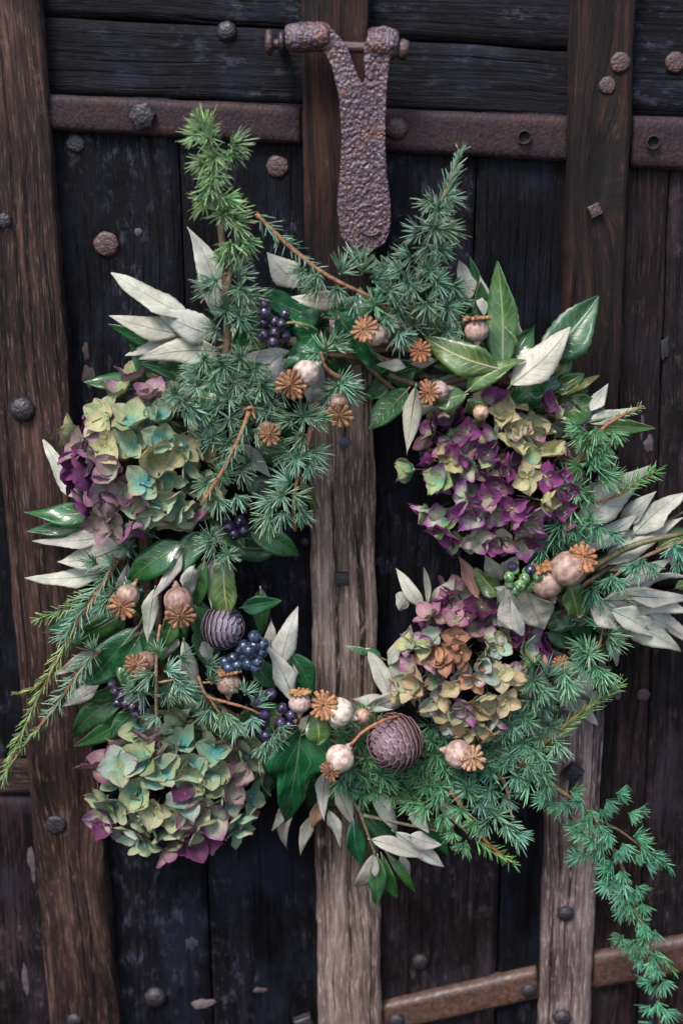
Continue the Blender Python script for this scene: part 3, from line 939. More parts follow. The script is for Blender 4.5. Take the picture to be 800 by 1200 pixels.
sprig('silver_leaf_sprig', 'four pale grey leaves fanned below the upper left flower head', 'leaf sprig', (150, 650), [
    ('S', 150, 615, 112, 640, 36, .055, .05), ('S', 128, 628, 38, 634, 22, .055, .045), ('S', 152, 636, 66, 661, 42, .06, .05), ('S', 120, 672, 32, 679, 26, .05, .045)],
    [[(170, 665), (150, 640), (120, 630)]], group=GL)
sprig('silver_leaf_sprig', 'twisted pale leaves in the left side, beside the round poppy head', 'leaf sprig', (225, 640), [
    ('S', 214, 642, 178, 702, 18, .095, .105), ('S', 182, 690, 173, 752, 22, .105, .10), ('S', 228, 664, 217, 704, 26, .095, .10), ('S', 250, 652, 247, 712, 20, .085, .085),
    ('S', 216, 752, 229, 832, 26, .095, .09), ('S', 205, 735, 190, 775, 22, .08, .08), ('S', 235, 745, 255, 782, 20, .075, .075), ('S', 188, 742, 150, 780, 24, .07, .06)], [], group=GL)
sprig('silver_leaf_sprig', 'dull grey leaves low on the left edge behind the cedar twigs', 'leaf sprig', (130, 790), [
    ('S', 118, 795, 72, 828, 22, .05, .045), ('S', 120, 760, 60, 790, 20, .055, .05), ('S', 128, 778, 80, 800, 26, .05, .045), ('S', 150, 660, 140, 740, 22, .05, .05)], [], group=GL)
sprig('silver_leaf_sprig', 'upright pale grey leaves right of the blue berries', 'leaf sprig', (340, 800), [
    ('S', 328, 780, 348, 714, 30, .075, .07), ('S', 345, 822, 308, 748, 26, .09, .095), ('S', 318, 762, 318, 730, 18, .07, .07), ('S', 345, 800, 336, 765, 16, .07, .07)], [], group=GL)
sprig('silver_leaf_sprig', 'grey leaves at the lower left rim of the middle right flower head', 'leaf sprig', (440, 830), [
    ('T', 458, 822, 436, 765, 20, .07, .06), ('T', 470, 806, 458, 764, 18, .07, .07), ('T', 478, 812, 418, 836, 24, .07, .06), ('T', 470, 826, 412, 818, 20, .06, .06),
    ('T', 478, 790, 440, 800, 24, .06, .06), ('S', 420, 850, 340, 842, 20, .06, .06), ('S', 455, 780, 470, 742, 16, .06, .06)], [[(480, 800), (450, 826), (415, 838)]], group=GL)
sprig('silver_leaf_sprig', 'slender grey leaves rising behind the top of the middle right flower head', 'leaf sprig', (500, 712), [
    ('O', 494, 712, 466, 668, 18, .06, .06), ('O', 500, 708, 498, 662, 9, .06, .065), ('O', 502, 712, 534, 678, 22, .06, .055), ('O', 520, 702, 566, 690, 20, .06, .055), ('T', 476, 712, 466, 698, 22, .06, .06)], [], group=GL)
sprig('silver_leaf_sprig', 'broad pale leaves standing right of the middle right flower head', 'leaf sprig', (615, 700), [
    ('S', 604, 738, 590, 688, 34, .11, .11), ('S', 616, 690, 634, 742, 50, .10, .105), ('S', 612, 745, 600, 705, 16, .115, .12), ('S', 580, 690, 600, 715, 30, .09, .09)], [], group=GL)
sprig('silver_leaf_sprig', 'large fan of long silver leaves reaching the right edge of the photo', 'leaf sprig', (705, 720), [
    ('S', 718, 722, 803, 768, 36, .095, .07), ('S', 706, 704, 806, 716, 36, .09, .07), ('S', 690, 705, 740, 744, 32, .10, .095), ('S', 722, 735, 722, 781, 22, .08, .075),
    ('S', 724, 692, 799, 673, 26, .08, .065), ('S', 722, 690, 796, 692, 24, .075, .06), ('S', 740, 732, 768, 736, 20, .08, .07), ('S', 700, 712, 760, 700, 30, .08, .08), ('S', 735, 705, 800, 738, 30, .085, .06),
    ('S', 700, 690, 672, 742, 20, .075, .07),
    ('S', 745, 712, 812, 752, 28, .085, .06), ('S', 738, 698, 808, 702, 24, .095, .075), ('S', 715, 715, 772, 748, 30, .10, .08), ('S', 728, 684, 790, 655, 22, .085, .07)], [[(680, 715), (705, 708), (730, 705)]], group=GL)
sprig('silver_leaf_sprig', 'long silver leaves pointing up right beside the purple flower head', 'leaf sprig', (690, 640), [
    ('S', 706, 662, 800, 606, 34, .08, .06), ('S', 742, 626, 806, 571, 34, .07, .055), ('S', 722, 620, 766, 572, 24, .07, .05), ('S', 676, 615, 768, 546, 44, .085, .06),
    ('S', 688, 640, 748, 601, 26, .08, .07), ('S', 664, 640, 730, 636, 30, .09, .08), ('S', 690, 585, 760, 556, 26, .06, .05), ('S', 700, 600, 690, 560, 24, .06, .055), ('S', 700, 668, 760, 640, 18, .08, .07)],
    [[(660, 690), (700, 655), (760, 622), (800, 600)]], group=GL)
sprig('silver_leaf_sprig', 'pale leaves with torn edges poking out under the cedar at the lower right', 'leaf sprig', (650, 790), [
    ('S', 650, 770, 712, 830, 28, .06, .05), ('S', 640, 800, 700, 822, 30, .055, .05), ('S', 655, 815, 700, 850, 26, .05, .045), ('S', 622, 850, 640, 812, 30, .07, .07), ('S', 610, 848, 668, 862, 26, .06, .05),
    ('S', 640, 760, 690, 800, 22, .05, .045)], [], group=GL)
sprig('silver_leaf_sprig', 'pale narrow leaves hanging under the big ivy leaf at the wreath bottom', 'leaf sprig', (370, 930), [
    ('S', 346, 925, 329, 1006, 20, .06, .05), ('S', 366, 955, 352, 1002, 16, .06, .055), ('S', 384, 900, 380, 960, 20, .085, .08), ('S', 394, 925, 412, 968, 20, .08, .07),
    ('S', 384, 950, 399, 994, 16, .075, .065), ('R', 380, 935, 365, 972, 18, .07, .07), ('S', 330, 950, 320, 972, 12, .06, .055)], [], group=GL)
sprig('olive_leaf_sprig', 'twig with narrow green and silver leaves hanging below the large cone', 'leaf sprig', (405, 930), [
    ('O', 438, 1000, 415, 1049, 22, .095, .09), ('K', 442, 1004, 440, 1063, 22, .095, .09), ('K', 447, 1002, 464, 1056, 20, .09, .08), ('K', 452, 998, 492, 1049, 12, .09, .085),
    ('O', 434, 984, 500, 1004, 20, .10, .095), ('O', 462, 975, 522, 1018, 22, .09, .08), ('O', 470, 1000, 482, 1038, 16, .08, .075), ('O', 434, 930, 470, 980, 22, .09, .085),
    ('K', 414, 962, 426, 1016, 24, .085, .08), ('O', 480, 980, 516, 990, 22, .095, .085), ('K', 420, 945, 468, 992, 22, .075, .07), ('K', 488, 966, 526, 1004, 20, .075, .07), ('O', 508, 930, 546, 976, 14, .07, .06),
    ('K', 496, 960, 532, 974, 14, .075, .07), ('O', 480, 940, 500, 975, 20, .08, .08), ('O', 520, 925, 556, 935, 14, .07, .06), ('K', 470, 948, 500, 940, 18, .07, .07)],
    [[(400, 922, .085), (418, 945, .09), (430, 975, .092), (440, 1004, .093)], [(425, 955, .09), (470, 965, .085), (520, 975, .08)]], group=GL)
sprig('glossy_leaf_sprig', 'two dark glossy leaves pointing left under the upper left flower head', 'leaf sprig', (125, 605), [
    ('G', 128, 596, 29, 600, 30, .055, .045), ('G', 128, 612, 31, 624, 22, .05, .042)], [], group=GL)
sprig('glossy_leaf_sprig', 'large glossy green leaves around the two left poppy heads', 'leaf sprig', (185, 700), [
    ('G', 216, 636, 140, 684, 38, .085, .095), ('G', 240, 622, 207, 674, 34, .09, .095), ('G', 138, 716, 42, 742, 30, .07, .055), ('G', 140, 722, 72, 752, 32, .075, .07), ('G', 158, 738, 98, 806, 44, .08, .07),
    ('G', 166, 742, 138, 818, 36, .085, .075), ('G', 148, 678, 165, 722, 20, .09, .095), ('G', 200, 700, 208, 776, 32, .085, .08), ('G', 172, 735, 190, 780, 26, .085, .09), ('G', 148, 760, 150, 812, 30, .08, .085), ('B', 205, 725, 192, 762, 24, .09, .09)],
    [[(210, 660), (180, 700), (160, 740)]], group=GL)
sprig('glossy_leaf_sprig', 'dark green leaves hanging beside the small bluish cone', 'leaf sprig', (260, 650), [
    ('B', 262, 652, 268, 736, 34, .10, .11), ('G', 283, 712, 329, 703, 24, .08, .075), ('G', 240, 655, 226, 720, 22, .09, .085), ('G', 285, 640, 240, 600, 30, .07, .07), ('G', 225, 700, 255, 760, 30, .08, .08), ('G', 228, 740, 258, 790, 32, .075, .075),
    ('G', 305, 690, 306, 745, 24, .06, .065), ('G', 300, 775, 322, 806, 30, .085, .09), ('G', 340, 765, 366, 818, 30, .07, .065), ('G', 352, 780, 358, 830, 24, .06, .06)], [], group=GL)
sprig('glossy_leaf_sprig', 'green leaves at the left rim of the opening below the hanging cedar', 'leaf sprig', (310, 610), [
    ('G', 290, 622, 353, 652, 32, .075, .07), ('G', 300, 600, 340, 560, 30, .06, .06), ('G', 268, 640, 330, 640, 34, .06, .055), ('B', 352, 560, 376, 600, 12, .09, .085), ('B', 346, 588, 364, 620, 10, .08, .075),
    ('G', 300, 520, 345, 545, 34, .05, .05), ('G', 320, 480, 350, 520, 30, .05, .05), ('S', 285, 520, 318, 560, 22, .075, .08), ('G', 290, 560, 330, 590, 30, .06, .06)], [], group=GL)
sprig('glossy_leaf_sprig', 'dark drooping leaves at the lower left behind the bottom left flower head', 'leaf sprig', (150, 820), [
    ('G', 158, 806, 74, 868, 34, .055, .045), ('G', 165, 820, 86, 880, 24, .06, .05), ('G', 150, 800, 92, 820, 20, .06, .05), ('G', 165, 830, 130, 862, 24, .065, .06)], [], group=GL)
sprig('glossy_leaf_sprig', 'dark wavy leaves above the upper left flower head', 'leaf sprig', (240, 440), [
    ('G', 256, 446, 160, 436, 44, .06, .055), ('G', 240, 425, 128, 378, 26, .045, .04), ('G', 262, 470, 195, 460, 36, .065, .06), ('BO', 286, 408, 316, 402, 13, .10, .105)], [], group=GL)
sprig('bay_leaf_sprig', 'fan of green leaves with yellow midribs at the upper right', 'leaf sprig', (588, 438), [
    ('B', 588, 434, 583, 306, 40, .085, .075), ('B', 584, 432, 496, 394, 43, .105, .10), ('B', 548, 458, 612, 418, 28, .11, .105), ('B', 590, 420, 582, 378, 40, .075, .075),
    ('G', 596, 432, 628, 378, 30, .08, .07), ('S', 608, 410, 601, 362, 18, .065, .055), ('G', 640, 458, 668, 408, 30, .07, .06), ('S', 598, 452, 668, 379, 44, .10, .085),
    ('G', 575, 400, 560, 330, 26, .06, .055), ('G', 602, 470, 650, 440, 34, .08, .075)], [[(600, 470), (590, 440), (588, 420)]], group=GL)
sprig('bay_leaf_sprig', 'ribbed green leaf with wavy edge pointing at the right batten', 'leaf sprig', (630, 430), [
    ('B', 628, 426, 704, 348, 50, .07, .06)], [[(600, 460), (615, 445), (628, 426)]], group=GL, col=(.62, .85, 1.35))
sprig('bay_leaf_sprig', 'small brownish leaves standing behind the upright poppy head', 'leaf sprig', (560, 370), [
    ('S', 552, 350, 536, 302, 22, .06, .055), ('G', 560, 352, 550, 300, 12, .06, .055), ('S', 566, 370, 562, 322, 18, .065, .06), ('G', 540, 355, 566, 342, 22, .055, .05), ('G', 560, 378, 545, 342, 24, .055, .05),
    ('B', 590, 360, 588, 318, 14, .05, .05), ('G', 530, 350, 512, 318, 18, .045, .045)], [], group=GL)
sprig('bay_leaf_sprig', 'leaves left of the purple flower head, round the orange star', 'leaf sprig', (530, 465), [
    ('G', 478, 456, 435, 503, 34, .08, .07), ('S', 487, 454, 477, 532, 24, .10, .10), ('S', 482, 480, 522, 474, 22, .09, .085), ('B', 546, 462, 496, 472, 30, .105, .11), ('B', 548, 470, 562, 488, 26, .10, .09),
    ('G', 500, 500, 497, 550, 20, .05, .05), ('B', 526, 502, 552, 540, 34, .075, .08), ('R', 545, 546, 508, 524, 12, .075, .08), ('G', 490, 430, 440, 440, 36, .06, .055), ('G', 460, 445, 420, 470, 26, .055, .05), ('G', 535, 500, 505, 560, 24, .055, .05)],
    [], group=GL)
sprig('bay_leaf_sprig', 'dark olive leaves sticking out right above the purple flower head', 'leaf sprig', (660, 480), [
    ('G', 645, 485, 700, 470, 44, .065, .055), ('G', 668, 500, 767, 502, 22, .06, .05), ('S', 684, 494, 754, 476, 18, .065, .055), ('S', 690, 482, 713, 448, 18, .06, .05), ('G', 650, 460, 684, 438, 26, .07, .06), ('B', 660, 462, 702, 440, 14, .07, .06),
    ('B', 645, 440, 660, 418, 24, .07, .065), ('G', 660, 470, 722, 492, 30, .05, .045), ('G', 640, 470, 690, 500, 40, .05, .05)], [], group=GL, col=(1.5, .9, .6))
sprig('bay_leaf_sprig', 'small bright green leaf pointing up right of the middle right flower head', 'leaf sprig', (675, 718), [
    ('BO', 676, 722, 668, 682, 30, .10, .11), ('G', 676, 722, 640, 736, 30, .08, .075), ('G', 668, 720, 690, 760, 26, .07, .06), ('G', 672, 726, 720, 716, 22, .08, .075), ('G', 640, 742, 676, 752, 24, .07, .065)], [], group=GL)
sprig('bay_leaf_sprig', 'green leaf just above the middle right flower head beside the brown leaf', 'leaf sprig', (575, 700), [
    ('B', 584, 698, 556, 666, 28, .085, .08), ('R', 560, 700, 537, 652, 20, .07, .065), ('S', 588, 680, 568, 650, 24, .08, .08), ('S', 592, 672, 606, 652, 26, .08, .08)], [], group=GL)
sprig('bay_leaf_sprig', 'yellow green leaf at the right edge above the silver fan', 'leaf sprig', (772, 640), [
    ('BO', 770, 642, 808, 622, 26, .07, .06), ('S', 780, 650, 806, 655, 20, .06, .055), ('B', 790, 690, 812, 684, 12, .06, .06)], [], group=GL)
sprig('bay_leaf_sprig', 'scattered green leaves around the bottom left flower head', 'leaf sprig', (290, 850), [
    ('G', 300, 850, 335, 830, 34, .07, .07), ('G', 305, 870, 318, 910, 34, .06, .055), ('B', 285, 862, 232, 842, 24, .085, .09), ('G', 280, 838, 310, 862, 30, .075, .075), ('G', 318, 890, 312, 935, 30, .055, .05), ('B', 240, 845, 260, 850, 24, .09, .09)], [], group=GL)
sprig('bay_leaf_sprig', 'small dull green rounded leaf between ivy leaf and white poppy head', 'leaf sprig', (372, 872), [
    ('BO', 372, 872, 370, 838, 30, .105, .11), ('S', 385, 860, 340, 845, 26, .07, .075), ('G', 372, 872, 398, 885, 22, .08, .08), ('S', 384, 870, 398, 905, 20, .08, .08)], [], group=GL)
sprig('small_leaf_sprig', 'two small green leaves poking into the opening over the middle batten', 'leaf sprig', (445, 770), [
    ('G', 440, 768, 404, 756, 9, .045, .04), ('G', 446, 770, 424, 760, 12, .05, .045), ('G', 448, 774, 432, 770, 9, .05, .045)], [[(462, 778), (440, 768)]], d0=0.055, group=GL, stemr=(0.001, 0.0008))
# ivy
GI = 'ivy leaves in the wreath'
def ivy(label, leaves, stems=()):
    return sprig('ivy_sprig', label, 'ivy', (leaves[0][1], leaves[0][2]), leaves, stems, group=GI, stemr=(0.0016, 0.0012))
ivy('big shiny lobed ivy leaf hanging at the bottom left of the opening', [('I', 352, 862, 342, 976, 86, .105, .10)], [[(385, 866, .09), (366, 858, .10), (352, 862, .105)]])
ivy('dark lobed ivy leaf above the dark berries under the iron tongue', [('I', 374, 372, 300, 338, 64, .06, .065), ('I', 370, 360, 310, 366, 70, .055, .06)], [[(420, 350, .05), (390, 362, .06), (374, 372, .06)]])
ivy('shiny ivy leaf under the dark berries at the top left', [('I', 370, 392, 332, 432, 54, .095, .10)], [[(372, 388, .09), (362, 382, .095), (342, 376, .10)]])
ivy('bright ivy leaf curling below the round poppy head near the iron tongue', [('I', 398, 374, 436, 434, 50, .085, .08), ('I', 410, 370, 372, 362, 40, .07, .07)], [[(380, 372, .08), (398, 374, .085)]])

# ------------------------------------------------------------------ cedar
def needle_verts(V, F, UV, o, d, L, r, bendv, side):
    x = d.orthogonal().normalized(); y = d.cross(x)
    b0 = len(V)
    for i, (t, rr_) in enumerate(((0, .6), (.4, 1.0), (.85, .8), (1.0, .15))):
        c = o + d * (L * t) + bendv * (L * t * t)
        for k in range(3):
            a = k * 2.094 + side * 6
            V.append(c + (x * math.cos(a) + y * math.sin(a)) * r * rr_)
            UV.append((side, t))
    for i in range(3):
        for k in range(3):
            a, b = b0 + i * 3 + k, b0 + i * 3 + (k + 1) % 3
            F.append((a, b, b + 3, a + 3))

def tuft_mesh(n, spread, seed, L=0.0176, r=0.00056, lobe=0.25):
    rr_ = random.Random(seed)
    V, F, UV = [], [], []
    for i in range(n):
        a = rr_.uniform(0, 2 * math.pi)
        th = R(spread) * math.sqrt(rr_.uniform(0.02, 1))
        d = Vector((math.sin(th) * math.cos(a), math.sin(th) * math.sin(a), math.cos(th)))
        d = (d + Vector((rr_.gauss(0, .05), rr_.gauss(0, .05), rr_.gauss(0, .05)))).normalized()
        b = Vector((0, 0, 1)) * rr_.uniform(-.05, .38) + Vector((rr_.gauss(0, .08), rr_.gauss(0, .08), rr_.gauss(0, .04)))
        o = Vector((rr_.uniform(-1, 1), rr_.uniform(-1, 1), rr_.uniform(-1.5, 1))) * 0.0013
        needle_verts(V, F, UV, o, d, L * rr_.uniform(.6, 1.12), r * rr_.uniform(.8, 1.15), b, rr_.random())
    # the little bud the needles spring from
    for k in range(6):
        V.append(Vector((math.cos(k * 1.047) * .0016, math.sin(k * 1.047) * .0016, -.003))); UV.append((.2, 0))
    V.append(Vector((0, 0, .002))); UV.append((.2, 0))
    m = len(V) - 7
    for k in range(6):
        F.append((m + k, m + (k + 1) % 6, m + 6))
    return mesh('needle_tuft', V, F, [M_NEEDLE], UV)
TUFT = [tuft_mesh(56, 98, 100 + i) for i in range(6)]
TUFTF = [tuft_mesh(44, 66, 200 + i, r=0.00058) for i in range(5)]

def tuft(parent, px, py, d, size=1.0, face=None, col=(1, 1, 1), fan=False):
    """face: (dx, dy) photo direction the tuft leans to, or None to face out of the wreath"""
    p = P(px, py, d)
    n = (CAM - p).normalized()
    if face:
        ax = RIGHT * face[0] - UP * face[1]
        ax = (ax.normalized() * 1.0 + n * (0.45 if fan else .6)).normalized()
    else:
        ax = (n + RIGHT * rnd.uniform(-.45, .45) + UP * rnd.uniform(-.55, .35)).normalized()
    q = ax.to_track_quat('Z', 'Y').to_matrix().to_4x4() @ Matrix.Rotation(rnd.uniform(0, 6.3), 4, 'Z')
    s_ = size * rnd.uniform(.88, 1.12)
    M = Matrix.Translation(p) @ q @ Matrix.Diagonal((s_, s_, s_, 1))
    g = rnd.uniform(.68, 1.38)
    me = rnd.choice(TUFTF if fan or face else TUFT)
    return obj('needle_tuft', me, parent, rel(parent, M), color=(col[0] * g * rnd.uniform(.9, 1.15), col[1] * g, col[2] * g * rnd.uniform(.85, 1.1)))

def shoot(parent, pts, n, L=0.017, col=(1, 1, 1), spread=48, r=0.00054):
    """needles set singly along a young shoot: one part of its branch"""
    c = catmull(pts, 6)
    V, F, UV = [], [], []
    off = Vector(parent.location)
    for i in range(n):
        f = (i + rnd.random()) / n * (len(c) - 1.001)
        k = int(f)
        p = c[k].lerp(c[k + 1], f - k)
        d = (c[k + 1] - c[k]).normalized()
        x = d.orthogonal().normalized(); y = d.cross(x)
        a = rnd.uniform(0, 6.283)
        s_ = R(spread + rnd.uniform(-14, 14))
        tt = f / len(c)
        dv = d * math.cos(s_) + (x * math.cos(a) + y * math.sin(a)) * math.sin(s_)
        needle_verts(V, F, UV, p - off, dv.normalized(), L * rnd.uniform(.7, 1.1) * (1 - .35 * tt), r, d * rnd.uniform(-.05, .25), rnd.random())
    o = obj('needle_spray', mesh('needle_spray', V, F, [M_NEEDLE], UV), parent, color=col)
    return o

GC = 'cedar branches in the wreath'
def cedar(label, stem, tufts=(), d=0.09, shoots=(), col=(1, 1, 1), size=1.0, sr=(0.0024, 0.0014), stems=(), barkcol=(1, 1, 1)):
    s0 = stem[0]
    g = lambda q: P(q[0], q[1], q[2] if len(q) > 2 else d - 0.006)
    t = thing('cedar_branch', label, 'branch', g(s0), GC)
    tube('branch_stem', [g(q) for q in stem], sr, M_TWIG, t, 7, .15, color=barkcol)
    for s_ in stems:
        tube('twig', [g(q) for q in s_], (sr[1], sr[1] * .8), M_TWIG, t, 6, .15, color=barkcol)
    for q in tufts:
        # (x, y[, depth[, face]])
        dep = q[2] if len(q) > 2 and q[2] else d + rnd.uniform(-.006, .008)
        fc = q[3] if len(q) > 3 else None
        sz = q[4] if len(q) > 4 else 1.0
        tuft(t, q[0], q[1], dep, size * sz, fc, col)
    for (pts, n, *rest) in shoots:
        kw = rest[0] if rest else {}
        shoot(t, [g(q) for q in pts], n, **{'col': col, **kw})
    return t
YG = (1.15, 1.12, .74)
cedar('tall upright cedar branch with yellow green tips at the top left', [(266, 440, .10), (266, 370, .10), (262, 300, .095), (255, 235, .09), (246, 185, .085), (246, 148, .085)],
      [(240, 150, .09, (-.5, -1), 1.0), (243, 150, .095, None, .8), (232, 158, .09, (-1, .1), .8), (248, 172, .09, (.2, 1), .9), (236, 142, .09, (-.9, -.3), .8), (272, 170, .09, (1, -.1), 1.1), (270, 178, .09, (.8, .6), .9), (252, 196, .095, (.1, 1), 1.0),
       (240, 190, .09, (-.8, .5), .9), (246, 220, .10, (-.4, .6), 1.1), (262, 232, .10, (.8, .5), 1.1), (240, 236, .095, (-.8, .5), .9), (272, 250, .095, (.9, -.2), .9), (276, 262, .10, (.7, .5), 1.2), (286, 282, .10, (.7, .8), 1.1), (270, 285, .105, (-.1, 1), 1.1),
       (244, 160, .10), (252, 184, .102), (248, 208, .104), (262, 250, .106), (280, 296, .106), (262, 300, .10, (-.6, .5))],
      d=.095, col=YG, size=1.0, sr=(0.0038, 0.0026), barkcol=(.8, .8, .7))
cedar('upright cedar stem with blue green tufts in front of the pale leaves', [(262, 440, .10), (268, 390, .105), (266, 345, .105), (272, 310, .10)],
      [(252, 328), (246, 336, .11, (-1, .2)), (282, 338), (286, 345, .105, (.8, .4)), (265, 365, .11), (282, 372), (292, 388, .10, (.9, .3)), (255, 386, .10, (-.9, .2)), (300, 355, .095, (1, .1)), (278, 322, .105, (.5, -.6))],
      d=.108, sr=(0.0036, 0.003), barkcol=(.65, .7, .6))
cedar('thin cedar twig slanting down right below the iron tongue', [(300, 250, .085), (335, 285, .09), (382, 322, .10), (440, 352, .10), (470, 380, .09)],
      [(372, 322, .105, (-.4, 1)), (356, 318, .10, (-.8, .5)), (400, 318, .10, (.5, -1)), (425, 318, .095, (.3, -.7)), (396, 338, .105, (.1, 1)), (418, 348, .105, (-.2, 1)), (440, 330, .10, (1, -.2)), (372, 336, .10, (-.9, .6)), (440, 358, .105),
       (455, 340, .10), (452, 372, .10, (.1, 1)), (420, 306, .09, (-.2, -1), .9), (468, 392, .10, (.4, .8))],
      d=.10, shoots=[([(302, 252, .085), (335, 285, .09), (372, 316, .10)], 60, {'L': .018, 'spread': 55})], sr=(0.0024, 0.0018), barkcol=(1.35, 1.05, .8))
cedar('pointed cedar branch rising right of the iron tongue', [(480, 400, .08), (484, 350, .085), (496, 300, .085), (512, 250, .08), (528, 210, .075), (539, 182, .07)],
      [(513, 246, .085), (505, 238, .085, (-1, -.1), .9), (522, 232, .08, (.8, .2)), (508, 268, .09), (492, 272, .09, (-1, .2)), (520, 268, .085, (1, .2)), (500, 290, .09, (-.2, .8)), (516, 292, .09), (480, 300, .09, (-1, -.1)),
       (482, 336, .10), (478, 330, .10), (512, 330, .095), (530, 336, .09, (.9, .2)), (502, 318, .095), (500, 356, .10), (524, 360, .09), (540, 376, .085, (.9, .5)), (520, 385, .085), (470, 318, .09, (-.9, -.4)), (462, 345, .095), (484, 382, .09), (534, 350, .085, (1, -.3)), (466, 362, .09), (450, 320, .085, (-.6, -.6)), (505, 376, .085), (545, 395, .08, (1, .4))],
      d=.09, shoots=[([(520, 232, .077), (530, 205, .075), (541, 176, .07)], 70, {'L': .017, 'spread': 38})], sr=(0.0034, 0.0012), size=1.02, barkcol=(.9, .8, .7))
cedar('cedar tufts below the twin poppy stars at the top of the opening', [(430, 470, .06), (410, 450, .09), (382, 432, .10), (376, 412, .10)],
      [(382, 410, .10, (.2, -.9)), (392, 404, .10, (.9, -.2)), (372, 416, .10, (-.7, .4)), (396, 452, .095), (400, 450, .10, (.9, .2), 1.2), (388, 462, .095, (-.3, 1), 1.1), (404, 462, .095, (.5, 1))],
      d=.10, sr=(0.0028, 0.002), barkcol=(1.2, 1, .75))
cedar('dense mass of cedar tufts between the upper left flower head and the opening', [(300, 470, .08), (270, 450, .095), (240, 450, .10), (215, 470, .10)],
      [(206, 462, .115), (222, 478, .115, (.6, .6)), (214, 470, .12), (236, 482, .11), (246, 496, .11), (240, 420, .105), (262, 428, .11), (250, 446, .11), (275, 446, .11), (268, 466, .11), (288, 458, .11, (.4, .6)), (292, 476, .105), (255, 478, .11), (232, 452, .105),
       (300, 432, .105, (.7, .5)), (282, 420, .11), (318, 470, .10), (308, 452, .105), (330, 455, .10, (.8, .3)), (312, 482, .10, (-.4, .6)), (270, 490, .105), (250, 512, .105), (268, 520, .105), (290, 502, .10), (230, 436, .10, (-1, .2)), (310, 500, .095), (296, 440, .105)],
      d=.105, sr=(0.003, 0.002), stems=[[(262, 440, .10), (255, 470, .10), (240, 500, .10)]])
cedar('bare knobbly cedar twig running down left with tufts beside it', [(292, 482, .115), (282, 510, .12), (265, 545, .12), (236, 592, .118)],
      [(262, 556, .105), (282, 552, .105, (.5, .6)), (278, 582, .10, (.6, .9)), (292, 540, .10), (255, 585, .10, (.2, 1)), (244, 566, .105, (-.9, .3)), (300, 505, .11, (.9, .4)), (268, 530, .105)],
      d=.11, shoots=[([(292, 486, .118), (280, 515, .12), (262, 550, .12), (238, 590, .12)], 46, {'L': .017, 'spread': 40})], sr=(0.0026, 0.0018), barkcol=(1.7, 1.15, .8), stems=[[(285, 480, .115), (296, 478, .115), (298, 492, .115)]])
cedar('hanging cedar twig with long tufts at the left rim of the opening', [(372, 470, .10), (362, 512, .11), (352, 545, .11), (344, 592, .105), (346, 622, .10)],
      [(356, 488, .11), (340, 492, .105, (-1, .1)), (370, 490, .11, (.7, .1)), (356, 512, .11, (-.8, .5)), (348, 536, .112), (338, 528, .105, (-1, 0)), (362, 546, .11, (.6, .8)), (330, 580, .115), (318, 588, .11, (-.7, .4)), (345, 582, .115, (.6, .3)),
       (330, 602, .11, (0, 1)), (314, 606, .105, (-.4, .8)), (352, 600, .10, (.5, .8)), (340, 566, .11, (-.5, -.5)), (366, 530, .105, (1, .3), .9)],
      d=.11, sr=(0.0034, 0.0016), size=1.1, barkcol=(1.2, 1, .8))
cedar('pair of cedar tufts under the upper left flower head', [(250, 615, .08), (258, 638, .10)],
      [(250, 634, .115, (-.5, .2)), (246, 630, .115), (266, 650, .12), (262, 648, .115, (.2, .9))], d=.11, sr=(0.0016, 0.0012), size=.95)
cedar('long feathery cedar shoot trailing down to the left edge', [(138, 655, .075), (118, 690, .08), (92, 730, .08), (60, 790, .075), (30, 850, .065), (8, 912, .06)],
      [(132, 660, .085, (-.6, -.5), .8), (112, 660, .08, (-1, -.2), .9), (148, 640, .08, None, .8)],
      d=.08, shoots=[([(135, 658, .078), (112, 695, .08), (90, 725, .08), (72, 750, .078)], 150, {'L': .024, 'spread': 55}), ([(92, 728, .08), (60, 788, .075), (28, 852, .065), (4, 915, .06)], 170, {'L': .018, 'spread': 38, 'col': (1.35, 1.15, .6)}),
                     ([(110, 690, .078), (80, 712, .07), (45, 725, .065)], 70, {'L': .018, 'spread': 42, 'col': (1.2, 1.1, .6)}), ([(60, 788, .075), (42, 806, .07), (20, 812, .065)], 40, {'L': .012, 'spread': 30, 'col': (1.6, 1.0, .45)})],
      sr=(0.0034, 0.0008), stems=[[(110, 690, .078), (80, 712, .07), (45, 725, .065)], [(60, 788, .075), (42, 806, .07), (20, 812, .065)]], barkcol=(1.3, .95, .6))
cedar('second feathery cedar shoot at the lower left over the batten', [(118, 760, .085), (92, 790, .085), (60, 835, .075), (30, 872, .065), (2, 912, .06)],
      [(110, 762, .09, (0, -1), .9), (92, 752, .085, (-.3, -1), .8), (124, 706, .085, (-.2, .6), .9), (128, 700, .085, (-1, .2), .8), (136, 690, .08, (-.4, .5), .8)],
      d=.08, shoots=[([(110, 765, .088), (88, 795, .085), (58, 838, .075)], 130, {'L': .021, 'spread': 55}), ([(58, 838, .075), (30, 872, .065), (4, 912, .06)], 70, {'L': .014, 'spread': 35, 'col': YG})],
      sr=(0.003, 0.0008), barkcol=(1.5, 1.1, .7))
cedar('pale cedar twig standing below the left poppy heads', [(184, 848, .115), (183, 810, .12), (184, 765, .118), (188, 732, .11)],
      [(178, 790, .12, (-.8, .4)), (196, 786, .12, (.8, -.3)), (206, 798, .118, (.5, .5), 1.1), (212, 806, .118, (.9, .6)), (160, 806, .115, (-.6, .6), 1.1), (168, 812, .115), (196, 812, .11), (186, 764, .12, (-.3, -.8), .8), (212, 770, .11, (.9, .1), .9), (184, 840, .115, (-.4, .9), .8)],
      d=.118, sr=(0.0019, 0.0014), barkcol=(1.5, 1.6, 1.5), stems=[[(184, 800, .118), (196, 798, .118), (206, 796, .118)]])
